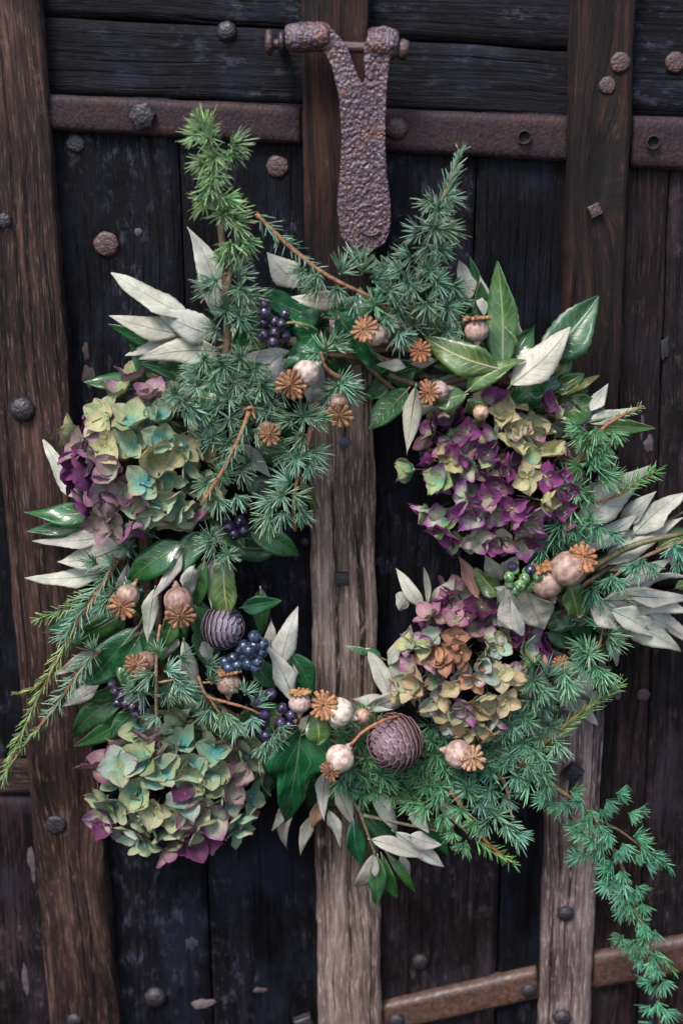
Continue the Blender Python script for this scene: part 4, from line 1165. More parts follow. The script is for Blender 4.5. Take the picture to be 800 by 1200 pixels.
cedar('brown forked cedar twig above the bottom left flower head', [(232, 792, .115), (242, 815, .12), (262, 822, .12), (290, 830, .12), (312, 840, .118)],
      [(246, 798, .115, (.4, -.6)), (262, 802, .115, (.8, -.3)), (246, 832, .11, (-.2, .8)), (262, 836, .115, (.2, .8)), (288, 812, .12, (.4, -.8)), (300, 826, .12, (.6, -.6)), (296, 842, .118, (.2, .9)), (276, 846, .11, (.2, .8)), (328, 852, .12, (.7, .6)), (318, 862, .115, (.4, .9)), (238, 812, .11, (-.7, .2)),
       (312, 872, .10, (-.2, .7)), (305, 885, .095, (.6, .6)), (244, 780, .11, (.4, -.4), .8)],
      d=.118, sr=(0.0018, 0.0013), stems=[[(244, 815, .12), (256, 834, .12), (268, 848, .118)], [(238, 800, .118), (250, 800, .12), (258, 804, .118)]], barkcol=(1.4, 1.05, .8), size=.95)
cedar('low bed of fine green cedar around the large cone', [(400, 860, .06), (450, 870, .06), (520, 885, .06), (590, 880, .06)],
      [(398, 840, .075, (-.3, -1)), (412, 846, .08), (428, 838, .08, (.2, -.8)), (440, 850, .07), (402, 862, .075), (420, 866, .08), (400, 915, .09, (-.3, .8)), (412, 900, .095), (428, 912, .095), (440, 926, .09), (424, 930, .09, (.1, 1)), (446, 908, .09), (410, 922, .09), (430, 890, .085),
       (455, 914, .085), (470, 918, .08), (488, 908, .08), (500, 890, .085), (505, 868, .09), (512, 884, .09), (500, 905, .085), (525, 870, .085), (520, 900, .09), (530, 912, .09), (505, 850, .08), (520, 856, .08), (545, 868, .08), (515, 922, .09),
       (560, 862, .085), (572, 878, .085), (585, 866, .085), (600, 880, .085), (460, 930, .08), (480, 928, .08), (540, 856, .07), (432, 868, .08)],
      d=.085, col=(.72, .98, .74), size=.98, sr=(0.0034, 0.003))
cedar('cedar branch ending in an orange tipped shoot below the cone', [(500, 905, .08), (530, 930, .09), (560, 975, .095), (582, 998, .09), (602, 1012, .085)],
      [(512, 935, .09), (498, 946, .09, (-.6, .6)), (520, 955, .095, (-.1, 1)), (540, 950, .095), (556, 962, .095, (-.5, .7)), (548, 932, .095, (.5, -.4)), (566, 946, .09, (.8, .2)), (484, 938, .085, (-.9, .4)), (530, 975, .09, (-.3, 1), .8), (502, 920, .09), (545, 988, .09, (-.4, 1), 1.0)],
      d=.095, shoots=[([(556, 982, .09), (580, 998, .09), (602, 1013, .085)], 60, {'L': .016, 'spread': 55, 'col': (.9, 1.3, .5)})], col=(.80, 1.12, .76), sr=(0.0028, 0.0012), barkcol=(2.2, 1.1, .6))
cedar('blue green cedar spray spreading under the middle right flower head', [(560, 900, .07), (590, 915, .085), (600, 960, .09), (612, 985, .085)],
      [(548, 925, .10), (562, 940, .10, (.3, .8)), (574, 925, .095), (580, 955, .095), (570, 965, .095, (-.6, .6)), (592, 966, .09, (.5, .8), 1.1), (604, 978, .09, (.8, .8)), (560, 895, .095), (590, 895, .095), (604, 908, .095), (618, 896, .10, (.5, .5)), (600, 885, .095), (626, 880, .095), (540, 905, .09),
       (618, 918, .095, (-.6, .6)), (634, 905, .095, (.5, .8)), (575, 905, .09), (590, 935, .085, (.8, .8)), (638, 890, .09), (612, 870, .09)],
      d=.095, col=(.82, 1.06, 1.04), sr=(0.0026, 0.0014), size=1.03)
cedar('young cedar shoot pointing up right from under the flower head', [(600, 905, .08), (640, 868, .09), (680, 835, .09), (722, 806, .085)],
      [(632, 862, .09, (-.5, .5)), (645, 852, .09), (652, 872, .095, (.3, .8)), (628, 840, .085), (640, 826, .085)],
      d=.09, shoots=[([(622, 888, .085), (655, 856, .09), (690, 830, .09), (724, 804, .085)], 150, {'L': .02, 'spread': 40, 'col': (1.15, 1.2, .65)})], sr=(0.003, 0.001), barkcol=(1.6, 1.4, .7))
pend = [(630, 905), (640, 922), (655, 948), (680, 938), (688, 962), (704, 950), (702, 968), (694, 985), (706, 1000), (712, 1018), (730, 1038), (736, 1058), (748, 1078), (756, 1098), (762, 1128), (649, 941), (638, 936), (670, 928), (664, 942), (692, 950), (712, 939), (724, 930), (738, 954), (746, 950), (683, 976), (676, 970), (684, 1002), (676, 1004), (696, 998), (712, 977), (704, 985), (730, 991), (722, 998), (751, 988), (744, 980), (766, 1003), (758, 1012), (745, 1004), (716, 1011),
        (728, 1022), (721, 1030), (712, 1036), (739, 1047), (728, 1050), (746, 1040), (740, 1068), (728, 1066), (752, 1060), (767, 1092), (756, 1086), (740, 1104), (728, 1098), (752, 1108), (764, 1119), (750, 1122), (768, 1136), (770, 1155), (760, 1150), (778, 1150), (770, 1176), (760, 1180), (780, 1185), (761, 1199), (775, 1204)]
stem_y = [(612, 885, .08), (640, 915, .09), (690, 952, .09), (712, 985, .09), (730, 1020, .09), (742, 1060, .09), (760, 1105, .09), (770, 1150, .085), (772, 1215, .08)]
def pend_face(x, y):
    best = min(stem_y, key=lambda q: abs(q[1] - y))
    return (x - best[0] + rnd.uniform(-8, 8), 14 + rnd.uniform(-10, 12))
cedar('long cedar branch trailing down the right side past the right batten', stem_y, [(x, y, .092 + rnd.uniform(-.008, .008), pend_face(x, y)) for x, y in pend],
      d=.09, shoots=[([(750, 992, .09), (766, 1004, .09), (786, 1016, .085)], 40, {'L': .018, 'spread': 40}), ([(766, 1110, .09), (778, 1125, .09), (790, 1140, .085)], 26, {'L': .018, 'spread': 32, 'col': (.8, 1.2, .6)})],
      stems=[[(700, 960, .09), (728, 975, .09), (760, 1000, .088)], [(690, 952, .09), (690, 975, .09), (684, 1000, .088)]], col=(.62, 1.08, .96), size=.80, sr=(0.0026, 0.0014), barkcol=(.9, .9, .7))
cedar('cedar branch with a brown tip right of the purple flower head', [(640, 600, .08), (668, 560, .10), (690, 520, .10), (715, 495, .095), (752, 476, .085)],
      [(684, 508, .105, (-.8, .2)), (698, 504, .105, (.2, .8)), (688, 520, .105), (706, 518, .10, (.6, .8)), (720, 508, .10, (.7, .7)), (676, 500, .10, (-.9, -.1)), (692, 540, .10), (680, 548, .105, (-.8, .4)), (676, 575, .10), (668, 596, .10, (-.3, .8)), (704, 555, .095, (.8, .4)), (716, 560, .09), (690, 580, .09), (662, 560, .10), (700, 530, .10, (.8, .8))],
      d=.10, shoots=[([(712, 496, .095), (730, 486, .09), (750, 477, .085)], 30, {'L': .012, 'spread': 45}), ([(725, 580, .09), (745, 564, .09), (768, 552, .085)], 60, {'L': .017, 'spread': 50, 'col': (.9, 1.3, .6)})],
      stems=[[(690, 590, .085), (725, 580, .09), (766, 553, .085)]], col=(.85, 1.12, .75), sr=(0.003, 0.0014), barkcol=(1.5, .8, .6))
cedar('dark cedar tufts under the purple flower head above the two round poppy heads', [(700, 630, .08), (670, 630, .085), (640, 640, .085)],
      [(700, 618, .10, (-.2, .8)), (692, 610, .10), (716, 625, .095, (.6, .7)), (672, 618, .10), (656, 614, .10, (-.5, .6)), (646, 632, .095), (634, 645, .09, (-.4, .8)), (662, 640, .09), (650, 655, .085, (.1, .9)), (682, 632, .095), (632, 625, .085)],
      d=.095, col=(.66, .98, .88), sr=(0.002, 0.0014))
cedar('row of drooping cedar tufts along the mossy stick at the right edge', [(806, 632, .095), (750, 655, .10), (700, 690, .09)],
      [(790, 640, .10, (.1, 1)), (795, 655, .10, (.3, 1)), (806, 650, .095, (0, 1)), (752, 656, .105, (.1, 1)), (744, 662, .105, (-.6, .9)), (762, 662, .105, (.6, .9)), (716, 676, .10, (0, 1)), (708, 682, .10, (-.6, .8)), (724, 680, .10, (.5, .9)), (694, 690, .095, (-.2, 1)), (690, 700, .09, (0, 1)), (700, 704, .09, (.2, 1))],
      d=.10, col=(.7, 1.05, .98), sr=(0.002, 0.0016), size=.95)
cedar('small forked cedar twig in the gap right of the middle right flower head', [(665, 800, .07), (690, 778, .09), (702, 755, .095), (706, 735, .09)],
      [(702, 734, .095, (-.3, -1)), (712, 742, .095, (.8, -.1)), (682, 758, .10, (-.9, -.2)), (690, 766, .10), (696, 782, .095, (.2, 1)), (704, 788, .095, (.5, 1)), (684, 778, .095, (-.8, .5)), (716, 752, .09, (.7, .7))],
      d=.095, col=(.85, 1.1, .95), sr=(0.002, 0.0014), barkcol=(1.3, 1.1, .8))
cedar('cedar tufts at the right rim of the middle right flower head', [(610, 830, .08), (640, 800, .09), (672, 786, .09)],
      [(624, 798, .11), (634, 808, .11, (.5, .6)), (640, 792, .11, (.3, -.7)), (622, 820, .105), (612, 838, .10), (660, 790, .10), (664, 800, .10, (.4, .8)), (600, 850, .10), (618, 845, .10), (636, 828, .10), (590, 860, .095), (648, 812, .095), (624, 780, .105, (-.2, -.6), .8)],
      d=.10, col=(.84, 1.06, 1.0), sr=(0.002, 0.0014))

# ------------------------------------------------------------------ hydrangea heads
def petal_mesh(mat, seed, ser=0.0, cup=0.35):
    rr_ = random.Random(seed)
    nt, nv = 8, 6
    V, F, UV = [], [], []
    notch = rr_.uniform(-.05, .08)
    asym = rr_.uniform(-.12, .12)
    cup = cup * rr_.uniform(.3, 1.3)
    cb = rr_.uniform(-.15, .5)
    k1, p1 = rr_.uniform(3, 6), rr_.uniform(0, 6)
    wd = rr_.uniform(.44, .56)
    for i in range(nt + 1):
        t = i / nt
        w = wd * (math.sin(math.pi * (0.06 + 0.90 * t) ** 0.78) ** 0.62 if t < 1 else 0.20)
        w = max(w, .09)
        for j in range(nv + 1):
            v = -1 + 2 * j / nv
            y = t
            if i == nt:
                y = t + (0.04 + notch) * (1 - abs(v)) + (rr_.uniform(-ser, ser))
            elif i == nt - 1:
                y = t - abs(v) * .02
            ww = w
            if ser and i >= nt - 2:
                ww *= 1 + rr_.uniform(-ser, ser)
                y += rr_.uniform(-ser, ser) * .4
            x = v * ww + asym * math.sin(math.pi * t) * .5
            z = cup * v * v * w + cb * t * t * .45 + 0.035 * math.sin(k1 * t * 2 + p1 + v * 2) * abs(v) - .05 * (1 - abs(v)) * math.sin(math.pi * t)
            z += rr_.uniform(-.016, .016) + .035 * t * math.sin(v * 7 + p1)
            V.append(Vector((x, y, z))); UV.append(((v + 1) / 2, t))
    W = nv + 1
    for i in range(nt):
        for j in range(nv):
            q = i * W + j
            F.append((q, q + 1, q + W + 1, q + W))
    return mesh('petal', V, F, [mat], UV)
PET = {}
for kname, m in PM.items():
    PET[kname] = [petal_mesh(m, hash(('p', i)) % 1000 + i * 7 if False else 300 + i, 0.0) for i in range(5)]
    PET[kname + '_s'] = [petal_mesh(m, 330 + i, 0.12, .5) for i in range(4)]

def floret_mesh():
    V, F = [], []
    # pedicel then eye
    tube_data([Vector((0, 0, -.030)), Vector((0.001, 0, -.015)), Vector((0, 0, 0))], [.0006, .0006, .0008], 5, V, F)
    n0 = len(F)
    b0 = len(V)
    for (r_, z) in ((.0013, -.0002), (.0016, .0008), (.0010, .0019), (.0002, .0023)):
        for k in range(7):
            V.append(Vector((math.cos(k * .8976) * r_, math.sin(k * .8976) * r_, z)))
    for i in range(3):
        for k in range(7):
            a, b = b0 + i * 7 + k, b0 + i * 7 + (k + 1) % 7
            F.append((a, b, b + 7, a + 7))
    return mesh('floret', V, F, [M_CORE, M_EYE], fmat=[0] * n0 + [1] * (len(F) - n0))
FLORET = floret_mesh()

def hydrangea(label, cx, cy, rx, ry, d, nfl, psz, colf, ser=0.0, seed=0, depth=0.055, openness=(0.1, .65)):
    rr_ = random.Random(seed)
    c = P(cx, cy, d)
    u = U(c)
    h = thing('hydrangea_head', label, 'flower head', P(cx, cy, 0.045), 'dried hydrangea heads in the wreath')
    N = (CAM - c).normalized()
    # stalk
    tube('stalk', [P(cx, cy, .042), c], (0.003, 0.003), M_CORE, h)
    for i in range(nfl):
        inner = i >= nfl * 0.8
        # even spread over the front of a flattened ball
        k = (i + .5) / (nfl * 0.8) if not inner else rr_.random()
        zc = 1 - k * 1.12
        zc = max(-.12, zc)
        ph = i * 2.39996 + rr_.uniform(-.25, .25)
        rad = math.sqrt(max(0, 1 - zc * zc))
        sc_ = (0.74 if inner else 1.0) * rr_.uniform(.80, 1.12)
        ax, ay = rad * math.cos(ph), rad * math.sin(ph)
        zc = max(zc, 0) ** .8
        px, py = cx + ax * rx * sc_ * .86, cy - ay * ry * sc_ * .86
        p = c + RIGHT * (ax * rx * u * sc_ * .86) + UP * (ay * ry * u * sc_ * .86) + N * (zc * depth * sc_)
        nrm = (RIGHT * ax / rx * 90 + UP * ay / ry * 90 + N * (zc * 1.1 + .12)).normalized()
        nrm = (nrm + Vector((rr_.gauss(0, .32), rr_.gauss(0, .32), rr_.gauss(0, .32)))).normalized()
        q = nrm.to_track_quat('Z', 'Y').to_matrix().to_4x4() @ Matrix.Rotation(rr_.uniform(0, 6.3), 4, 'Z')
        fl = obj('floret', FLORET, h, rel(h, Matrix.Translation(p) @ q))
        kind, tint = colf(px, py, rr_)
        opn = rr_.uniform(*openness)
        sz = psz * u * rr_.uniform(.82, 1.12)
        npet = 4
        for j in range(npet):
            a = j * math.pi / 2 + rr_.uniform(-.16, .16)
            kk, tt = kind, tint
            if rr_.random() < .22:
                kk, tt = colf(px, py, rr_)
            key = kk + ('_s' if rr_.random() < ser else '')
            tilt = opn + rr_.uniform(-.28, .3)
            s_ = sz * rr_.uniform(.85, 1.12)
            M = Matrix.Rotation(a, 4, 'Z') @ Matrix.Rotation(tilt, 4, 'X') @ Matrix.Rotation(rr_.uniform(-.25, .25), 4, 'Y') @ Matrix.Translation((0, .0006, .0006 + .0004 * (j % 2))) @ Matrix.Diagonal((s_, s_, s_, 1))
            g = rr_.uniform(.85, 1.15)
            obj('petal', rr_.choice(PET[key]), fl, M, color=(tt[0] * g, tt[1] * g, tt[2] * g))
    return h
W1 = (1, 1, 1)
def cf1(x, y, r):
    # purple on the left and lower left, greens in the middle
    s_ = (x - 168) / 85 - (y - 540) / 120 + .16 + r.gauss(0, .18)
    if y < 478 and x < 185:
        return r.choice([('mauve', (1.1, 1.05, 1.1)), ('green', (1, .95, .9)), ('green', (.8, .8, .7))])
    if s_ < -.55:
        return r.choice([('purple', (.75, .8, .85)), ('purple', (1, 1, 1.1)), ('mauve', (.8, .7, .9)), ('mauve', (.9, 1, .9)), ('twotone', (.8, .8, .8))])
    if s_ < -.15:
        return r.choice([('mauve', W1), ('green', (.8, .75, .65)), ('twotone', (.9, .9, .9)), ('purple', (.8, .8, .8))])
    return r.choice([('green', (.95, .97, .95)), ('teal', (.92, .97, .97)), ('teal', (1, 1, .92)), ('green', (.88, .9, .84)), ('cream', (.8, .86, .76))])
def cf2(x, y, r):
    c_ = math.exp(-(((x - 618) / 40) ** 2 + ((y - 508) / 45) ** 2))
    if r.random() < c_ * .95:
        return r.choice([('cream', (1, 1, .95)), ('cream', (.9, .98, .85)), ('twotone', (1, 1, .9)), ('green', (1, 1, .9))])
    if x < 560 and y > 540:
        return r.choice([('twotone', (1, 1, 1)), ('twotone', (.9, 1, 1)), ('purple', (1.2, 1, 1.2)), ('blue', (.8, .9, .8)), ('green', (.75, .9, .75))])
    return r.choice([('purple', (1, 1, 1)), ('purple', (1.4, 1.2, 1.35)), ('purple', (.55, .6, .6)), ('twotone', (.95, .95, .95)), ('mauve', (1, .9, .9)), ('twotone', (.85, .85, .85)), ('cream', (.75, .8, .65))])
def cf3(x, y, r):
    if math.hypot(x - 535, y - 772) < 25 + r.uniform(-7, 6) or math.hypot(x - 600, y - 752) < 13:
        return r.choice([('rust', W1), ('rust', (1.2, 1.1, 1)), ('rust', (.8, .7, .7)), ('cream', (1, .8, .7))])
    if x > 618 and y < 790:
        return r.choice([('purple', (1.2, .9, .8)), ('purple', W1), ('rust', W1)])
    if y < 745:
        return r.choice([('purple', (.9, .8, .7)), ('purple', (.6, .6, .5)), ('blue', (.85, .85, .85)), ('mauve', (1.2, 1, 1.1)), ('mauve', (1.1, .9, 1)), ('blue', (.8, .85, .8)), ('twotone', (.95, .9, .95))])
    if y < 790:
        return r.choice([('blue', (.95, 1, .85)), ('cream', (.8, .9, .8)), ('mauve', (1.2, 1.1, 1.2)), ('twotone', W1), ('blue', (.85, .9, .8))])
    return r.choice([('cream', (.85, .85, .85)), ('cream', (.95, .88, .88)), ('green', (.85, .8, .85)), ('cream', (.72, .74, .68)), ('twotone', (1, .92, .92)), ('cream', (.9, .76, .7)), ('blue', (.85, .85, .78))])
def cf4(x, y, r):
    if x < 138 or (y > 970 and r.random() < .5) or (y > 900 and r.random() < .08):
        return r.choice([('purple', (.6, .6, .55)), ('green', (.75, .8, .75)), ('mauve', (.8, .75, .75)), ('twotone', (.75, .8, .75)), ('mauve', (.9, .9, .8))])
    return r.choice([('green', (.82, .9, .86)), ('teal', (.85, .94, .92)), ('teal', (.95, .98, 1)), ('green', (.72, .78, .68)), ('cream', (.62, .72, .68)), ('green', (.85, .9, .95)), ('teal', (.8, .92, .95)), ('green', (.75, .85, .9)), ('mauve', (1.0, 1.1, .9)), ('blue', (.8, .85, .75))])
hydrangea('hydrangea head of green florets with a purple left side, at the upper left', 168, 538, 86, 98, .064, 70, 27, cf1, .05, 11, .040)
hydrangea('deep purple hydrangea head with a cream patch, right of the opening', 584, 546, 104, 108, .066, 112, 22, cf2, .55, 22, .046, (.0, .8))
hydrangea('hydrangea head mixing beige, rust and mauve petals, at the lower right', 553, 776, 98, 88, .068, 104, 20.5, cf3, .08, 33, .045, (.1, .9))
hydrangea('hydrangea head of greenish florets with purple rim, at the bottom left', 208, 915, 104, 84, .068, 90, 26, cf4, .10, 44, .042)

# ------------------------------------------------------------------ poppy heads
def pod_mesh(seed):
    rr_ = random.Random(seed)
    V, F = [], []
    n = 44
    pr = [(-1.36, .13), (-1.22, .16), (-1.08, .30), (-.97, .26), (-.90, .40), (-.72, .70), (-.42, .93), (-.05, 1.0), (.3, .95), (.58, .78), (.74, .58), (.80, .50), (.90, .48)]
    nr = 11
    for z, r_ in pr:
        for k in range(n):
            a = 2 * math.pi * k / n
            rb = 1 + .022 * math.cos(a * nr) * (1 if abs(z) < .8 else .3) + rr_.uniform(-.006, .006)
            V.append(Vector((r_ * rb * math.cos(a), r_ * rb * math.sin(a), z)))
    for i in range(len(pr) - 1):
        for k in range(n):
            a, b = i * n + k, i * n + (k + 1) % n
            F.append((a, b, b + n, a + n))
    F.append(tuple((len(pr) - 1) * n + k for k in range(n)))
    return mesh('pod', V, F, [M_POD])
def crown_mesh(seed, rays):
    """stigma disc: scalloped dish with a proud, split ridge along each ray"""
    rr_ = random.Random(seed)
    V, F = [], []
    K = 8
    seg = rays * K
    rings = [(.05, .16), (.18, .10), (.38, .05), (.6, .03), (.8, .03), (.92, .04), (1.0, .01)]
    jit = [rr_.uniform(-.13, .10) for _ in range(rays)]
    zj = [rr_.uniform(-.16, .14) for _ in range(rays)]
    aj = [rr_.uniform(-.06, .06) for _ in range(rays)]
    prof_ = {0: .72, 1: 1.0, 2: .55, 3: 0.0, 4: -.35, 5: 0.0, 6: .55, 7: 1.0}    # a groove down the middle of each ridge
    edge_ = {0: .95, 1: 1.0, 2: .97, 3: .80, 4: .64, 5: .80, 6: .97, 7: 1.0}
    for side in (0, 1):
        for (r_, z) in rings:
            for k in range(seg):
                ray = ((k + K // 2) // K) % rays
                a = 2 * math.pi * k / seg + aj[ray] * (1 if k % K != 4 else 0) * r_
                pr_, ed = prof_[k % K], edge_[k % K]
                rr2 = r_ * (1 + (jit[ray] if r_ > .5 and k % K != 4 else 0))
                if r_ > .55:
                    rr2 = min(rr2, 1.2) * (1 - (1 - ed) * (r_ - .45) / .55)
                zz = z + (.13 * pr_ * min(1, r_ * 2.5) if side == 0 else -.10) + (zj[ray] if k % K != 4 else 0) * r_ ** 2
                V.append(Vector((rr2 * math.cos(a), rr2 * math.sin(a), zz)))
    nr = len(rings)
    N = nr * seg
    for i in range(nr - 1):
        for k in range(seg):
            a, b = i * seg + k, i * seg + (k + 1) % seg
            F.append((a, a + seg, b + seg, b))
            F.append((a + N, b + N, b + seg + N, a + seg + N))
    for k in range(seg):
        a, b = (nr - 1) * seg + k, (nr - 1) * seg + (k + 1) % seg
        F.append((a, a + N, b + N, b))
    F.append(tuple(range(seg))[::-1])
    return mesh('crown', V, F, [M_CROWN], smooth=True)
PODS = [pod_mesh(i) for i in range(3)]
CROWNS = [crown_mesh(60 + i, r_) for i, r_ in enumerate((12, 13, 14, 11))]
pi_ = [0]
def poppy(label, crown, pod, rp, rc, d, col=W1, ccol=W1, stem=None, face=None, lid=False):
    """crown and pod: photo positions of the two centres; their spread gives the tilt"""
    pi_[0] += 1
    c = P(pod[0], pod[1], d)
    u = U(c)
    m = Vector((crown[0] - pod[0], -(crown[1] - pod[1])))
    Ltrue = rp * 1.0
    f = min(.98, m.length / Ltrue)
    ax = Vector((0, 0, 0))
    n = (CAM - c).normalized()
    if m.length > 0.1:
        ax = (RIGHT * m.x + UP * m.y).normalized() * f
    ax = (ax + n * math.sqrt(1 - f * f) * (1 if face is None else face)).normalized()
    t = thing('poppy_head', label, 'seed head', c, 'dried poppy seed heads in the wreath')
    q = ax.to_track_quat('Z', 'Y').to_matrix().to_4x4() @ Matrix.Rotation(rnd.uniform(0, 6), 4, 'Z')
    s_ = rp * u
    obj('pod', PODS[pi_[0] % 3], t, q @ Matrix.Diagonal((s_, s_, s_ * rnd.uniform(.95, 1.08), 1)), color=col)
    s2 = rc * u
    if not lid and face is None:      # the star has curled over towards us
        axc = (ax + n * 1.5 + RIGHT * rnd.uniform(-.2, .2) + UP * rnd.uniform(-.1, .25)).normalized()
        q2 = axc.to_track_quat('Z', 'Y').to_matrix().to_4x4() @ Matrix.Rotation(rnd.uniform(0, 6), 4, 'Z')
        pos = (RIGHT * m.x + UP * m.y) * u * 1.0
        pos = pos + n * (math.sqrt(max(0, (s_ * 1.02) ** 2 - min(pos.length, s_ * .97) ** 2)) + s_ * .12)
        M = Matrix.Translation(pos) @ q2 @ Matrix.Diagonal((s2, s2, s2, 1))
    else:
        M = Matrix.Translation(ax * (s_ * .95)) @ q @ Matrix.Diagonal((s2, s2, s2, 1))
    obj('crown', CROWNS[pi_[0] % 4], t, M, color=ccol)
    e0 = c - ax * (s_ * 1.25)
    if stem:
        pts = [e0] + [P(*p) for p in stem]
    else:
        back = P(pod[0] - m.x * 1.2, pod[1] + m.y * 1.2, .05)
        pts = [e0, (e0 + back) / 2 - ax * .006, back]
    tube('stem', pts, (0.0019, 0.0015), M_TWIG, t, 7, .06, color=(1.9, 1.3, .85))
    return t
OR = (1.0, .95, .9); GO = (1.45, 1.5, 1.5); DK = (.75, .62, .5)
poppy('poppy head with a golden star crown, just below the iron tongue', (427, 386), (438, 392), 14, 17, .11, (1.0, .9, .85), (1.25, 1.2, 1.1))
poppy('poppy head with brown star crown and pale pod, below the dark berries', (341, 451), (358, 438), 16, 19, .115, (1.25, 1.2, 1.2), (1, .9, .8))
poppy('small poppy head with frayed star crown hanging at the top of the opening', (397, 486), (397, 473), 13, 17, .10, (.6, .5, .5), (1, .95, .8))
poppy('small orange star crown half hidden in cedar, right of the golden star', (492, 411), (494, 414), 10, 14, .095, (.8, .6, .5), (1.1, .8, .6))
poppy('upright poppy head with flat lid, in front of the tall green leaf', (557, 370), (558, 387), 14, 17, .10, (1.15, .92, .9), (1.1, 1.1, 1), lid=True, stem=[(561, 412, .09), (562, 425, .07)])
poppy('poppy head with spiky orange star beside the purple flower head', (502, 460), (514, 458), 12, 15, .11, (1.05, .85, .9), (1, .85, .7))
poppy('small brown star crown buried in cedar left of the opening', (316, 509), (312, 505), 11, 14, .115, (.6, .5, .4), (.8, .75, .6))
poppy('tilted poppy head with brown star crown, leftmost of the poppy heads', (143, 710), (150, 698), 14, 17, .105, (.9, .7, .65), (1.05, .95, .85))
poppy('poppy head with a large round ribbed crown, just left of the small bluish cone', (211, 721), (209, 705), 17, 18, .115, (.72, .52, .5), (1.05, .95, .85))
poppy('rough brown star crown half covered by needles, left of the pale cedar twig', (160, 780), (170, 776), 13, 15, .105, (.7, .5, .45), (.85, .7, .55))
poppy('brown flat topped poppy head under the blue berries', (268, 787), (268, 801), 14, 15, .115, (.75, .55, .48), (1.2, 1.05, .9), lid=True)
poppy('small pale poppy head standing below the long grey leaf', (351, 808), (351, 823), 13, 13, .115, (1.25, 1.1, 1.15), (1.5, 1.5, 1.2), lid=True, stem=[(348, 850, .10), (340, 860, .08)])
poppy('creamy white poppy head lying sideways with frayed crown, left of the large cone', (380, 827), (397, 834), 17, 19, .115, (1.65, 1.7, 1.65), (1.2, 1.15, 1), stem=[(420, 838, .10), (430, 835, .08)])
poppy('poppy head with dark crown on a long bent stalk, left of the large cone', (387, 903), (398, 889), 17, 13, .125, (1.5, 1.35, 1.35), (.75, .6, .45), stem=[(412, 872, .13), (425, 858, .132), (445, 846, .128), (470, 838, .10)])
poppy('poppy head with pale star crown facing out, right of the large cone', (553, 888), (538, 884), 17, 17, .115, (1.15, .95, .95), (1.6, 1.75, 1.9))
poppy('large round tan poppy head with spiky crown at the right', (683, 653), (666, 666), 21, 19, .12, (.95, .75, .68), (1.3, 1.1, .9), stem=[(650, 690, .10), (640, 705, .08)])
poppy('poppy head with a wide golden lid beside the green berries', (633, 663), (640, 682), 19, 20, .112, (.95, .75, .7), (1.25, 1.1, .95), lid=True, stem=[(640, 712, .09), (636, 725, .07)])
poppy('small star crown peeping out right of the middle right flower head', (657, 778), (650, 782), 9, 11, .085, (.8, .6, .5), (1.2, 1, .8))
poppy('small poppy pod tucked in the left of the purple flower head', (563, 482), (563, 484), 9, 9, .125, (1.2, .95, .8), (1.0, .8, .7), face=-1)
poppy('small capsule tucked against the grey leaves left of the large cone', (428, 836), (424, 839), 9, 8, .10, (1.2, 1.0, .85), (1.2, 1.1, .9), face=-1)

# ------------------------------------------------------------------ cones
def scale_mesh():
    V, F, UV = [], [], []
    nt, nv = 4, 6
    for side in (0, 1):
        for i in range(nt + 1):
            t = i / nt
            for j in range(nv + 1):
                v = -1 + 2 * j / nv
                w = .58 * (0.75 + .25 * math.sin(math.pi * (.2 + .6 * t)))
                y = t * (1 - .34 * v * v)
                z = .14 * t * t + (.04 if side == 0 else -.01) * (0.3 + t) - .20 * v * v
                V.append(Vector((v * w, y, z))); UV.append(((v + 1) / 2, t))
    W = nv + 1; N = (nt + 1) * W
    for i in range(nt):
        for j in range(nv):
            q = i * W + j
            F.append((q, q + 1, q + W + 1, q + W))
            F.append((q + N, q + W + N, q + W + 1 + N, q + 1 + N))
    for j in range(nv):
        q = nt * W + j
        F.append((q, q + 1, q + 1 + N, q + N))
    for i in range(nt):
        F.append((i * W, (i + 1) * W, (i + 1) * W + N, i * W + N))
        F.append(((i + 1) * W + nv, i * W + nv, i * W + nv + N, (i + 1) * W + nv + N))
    return mesh('scale', V, F, [M_SCALE], UV)
SCALE = scale_mesh()
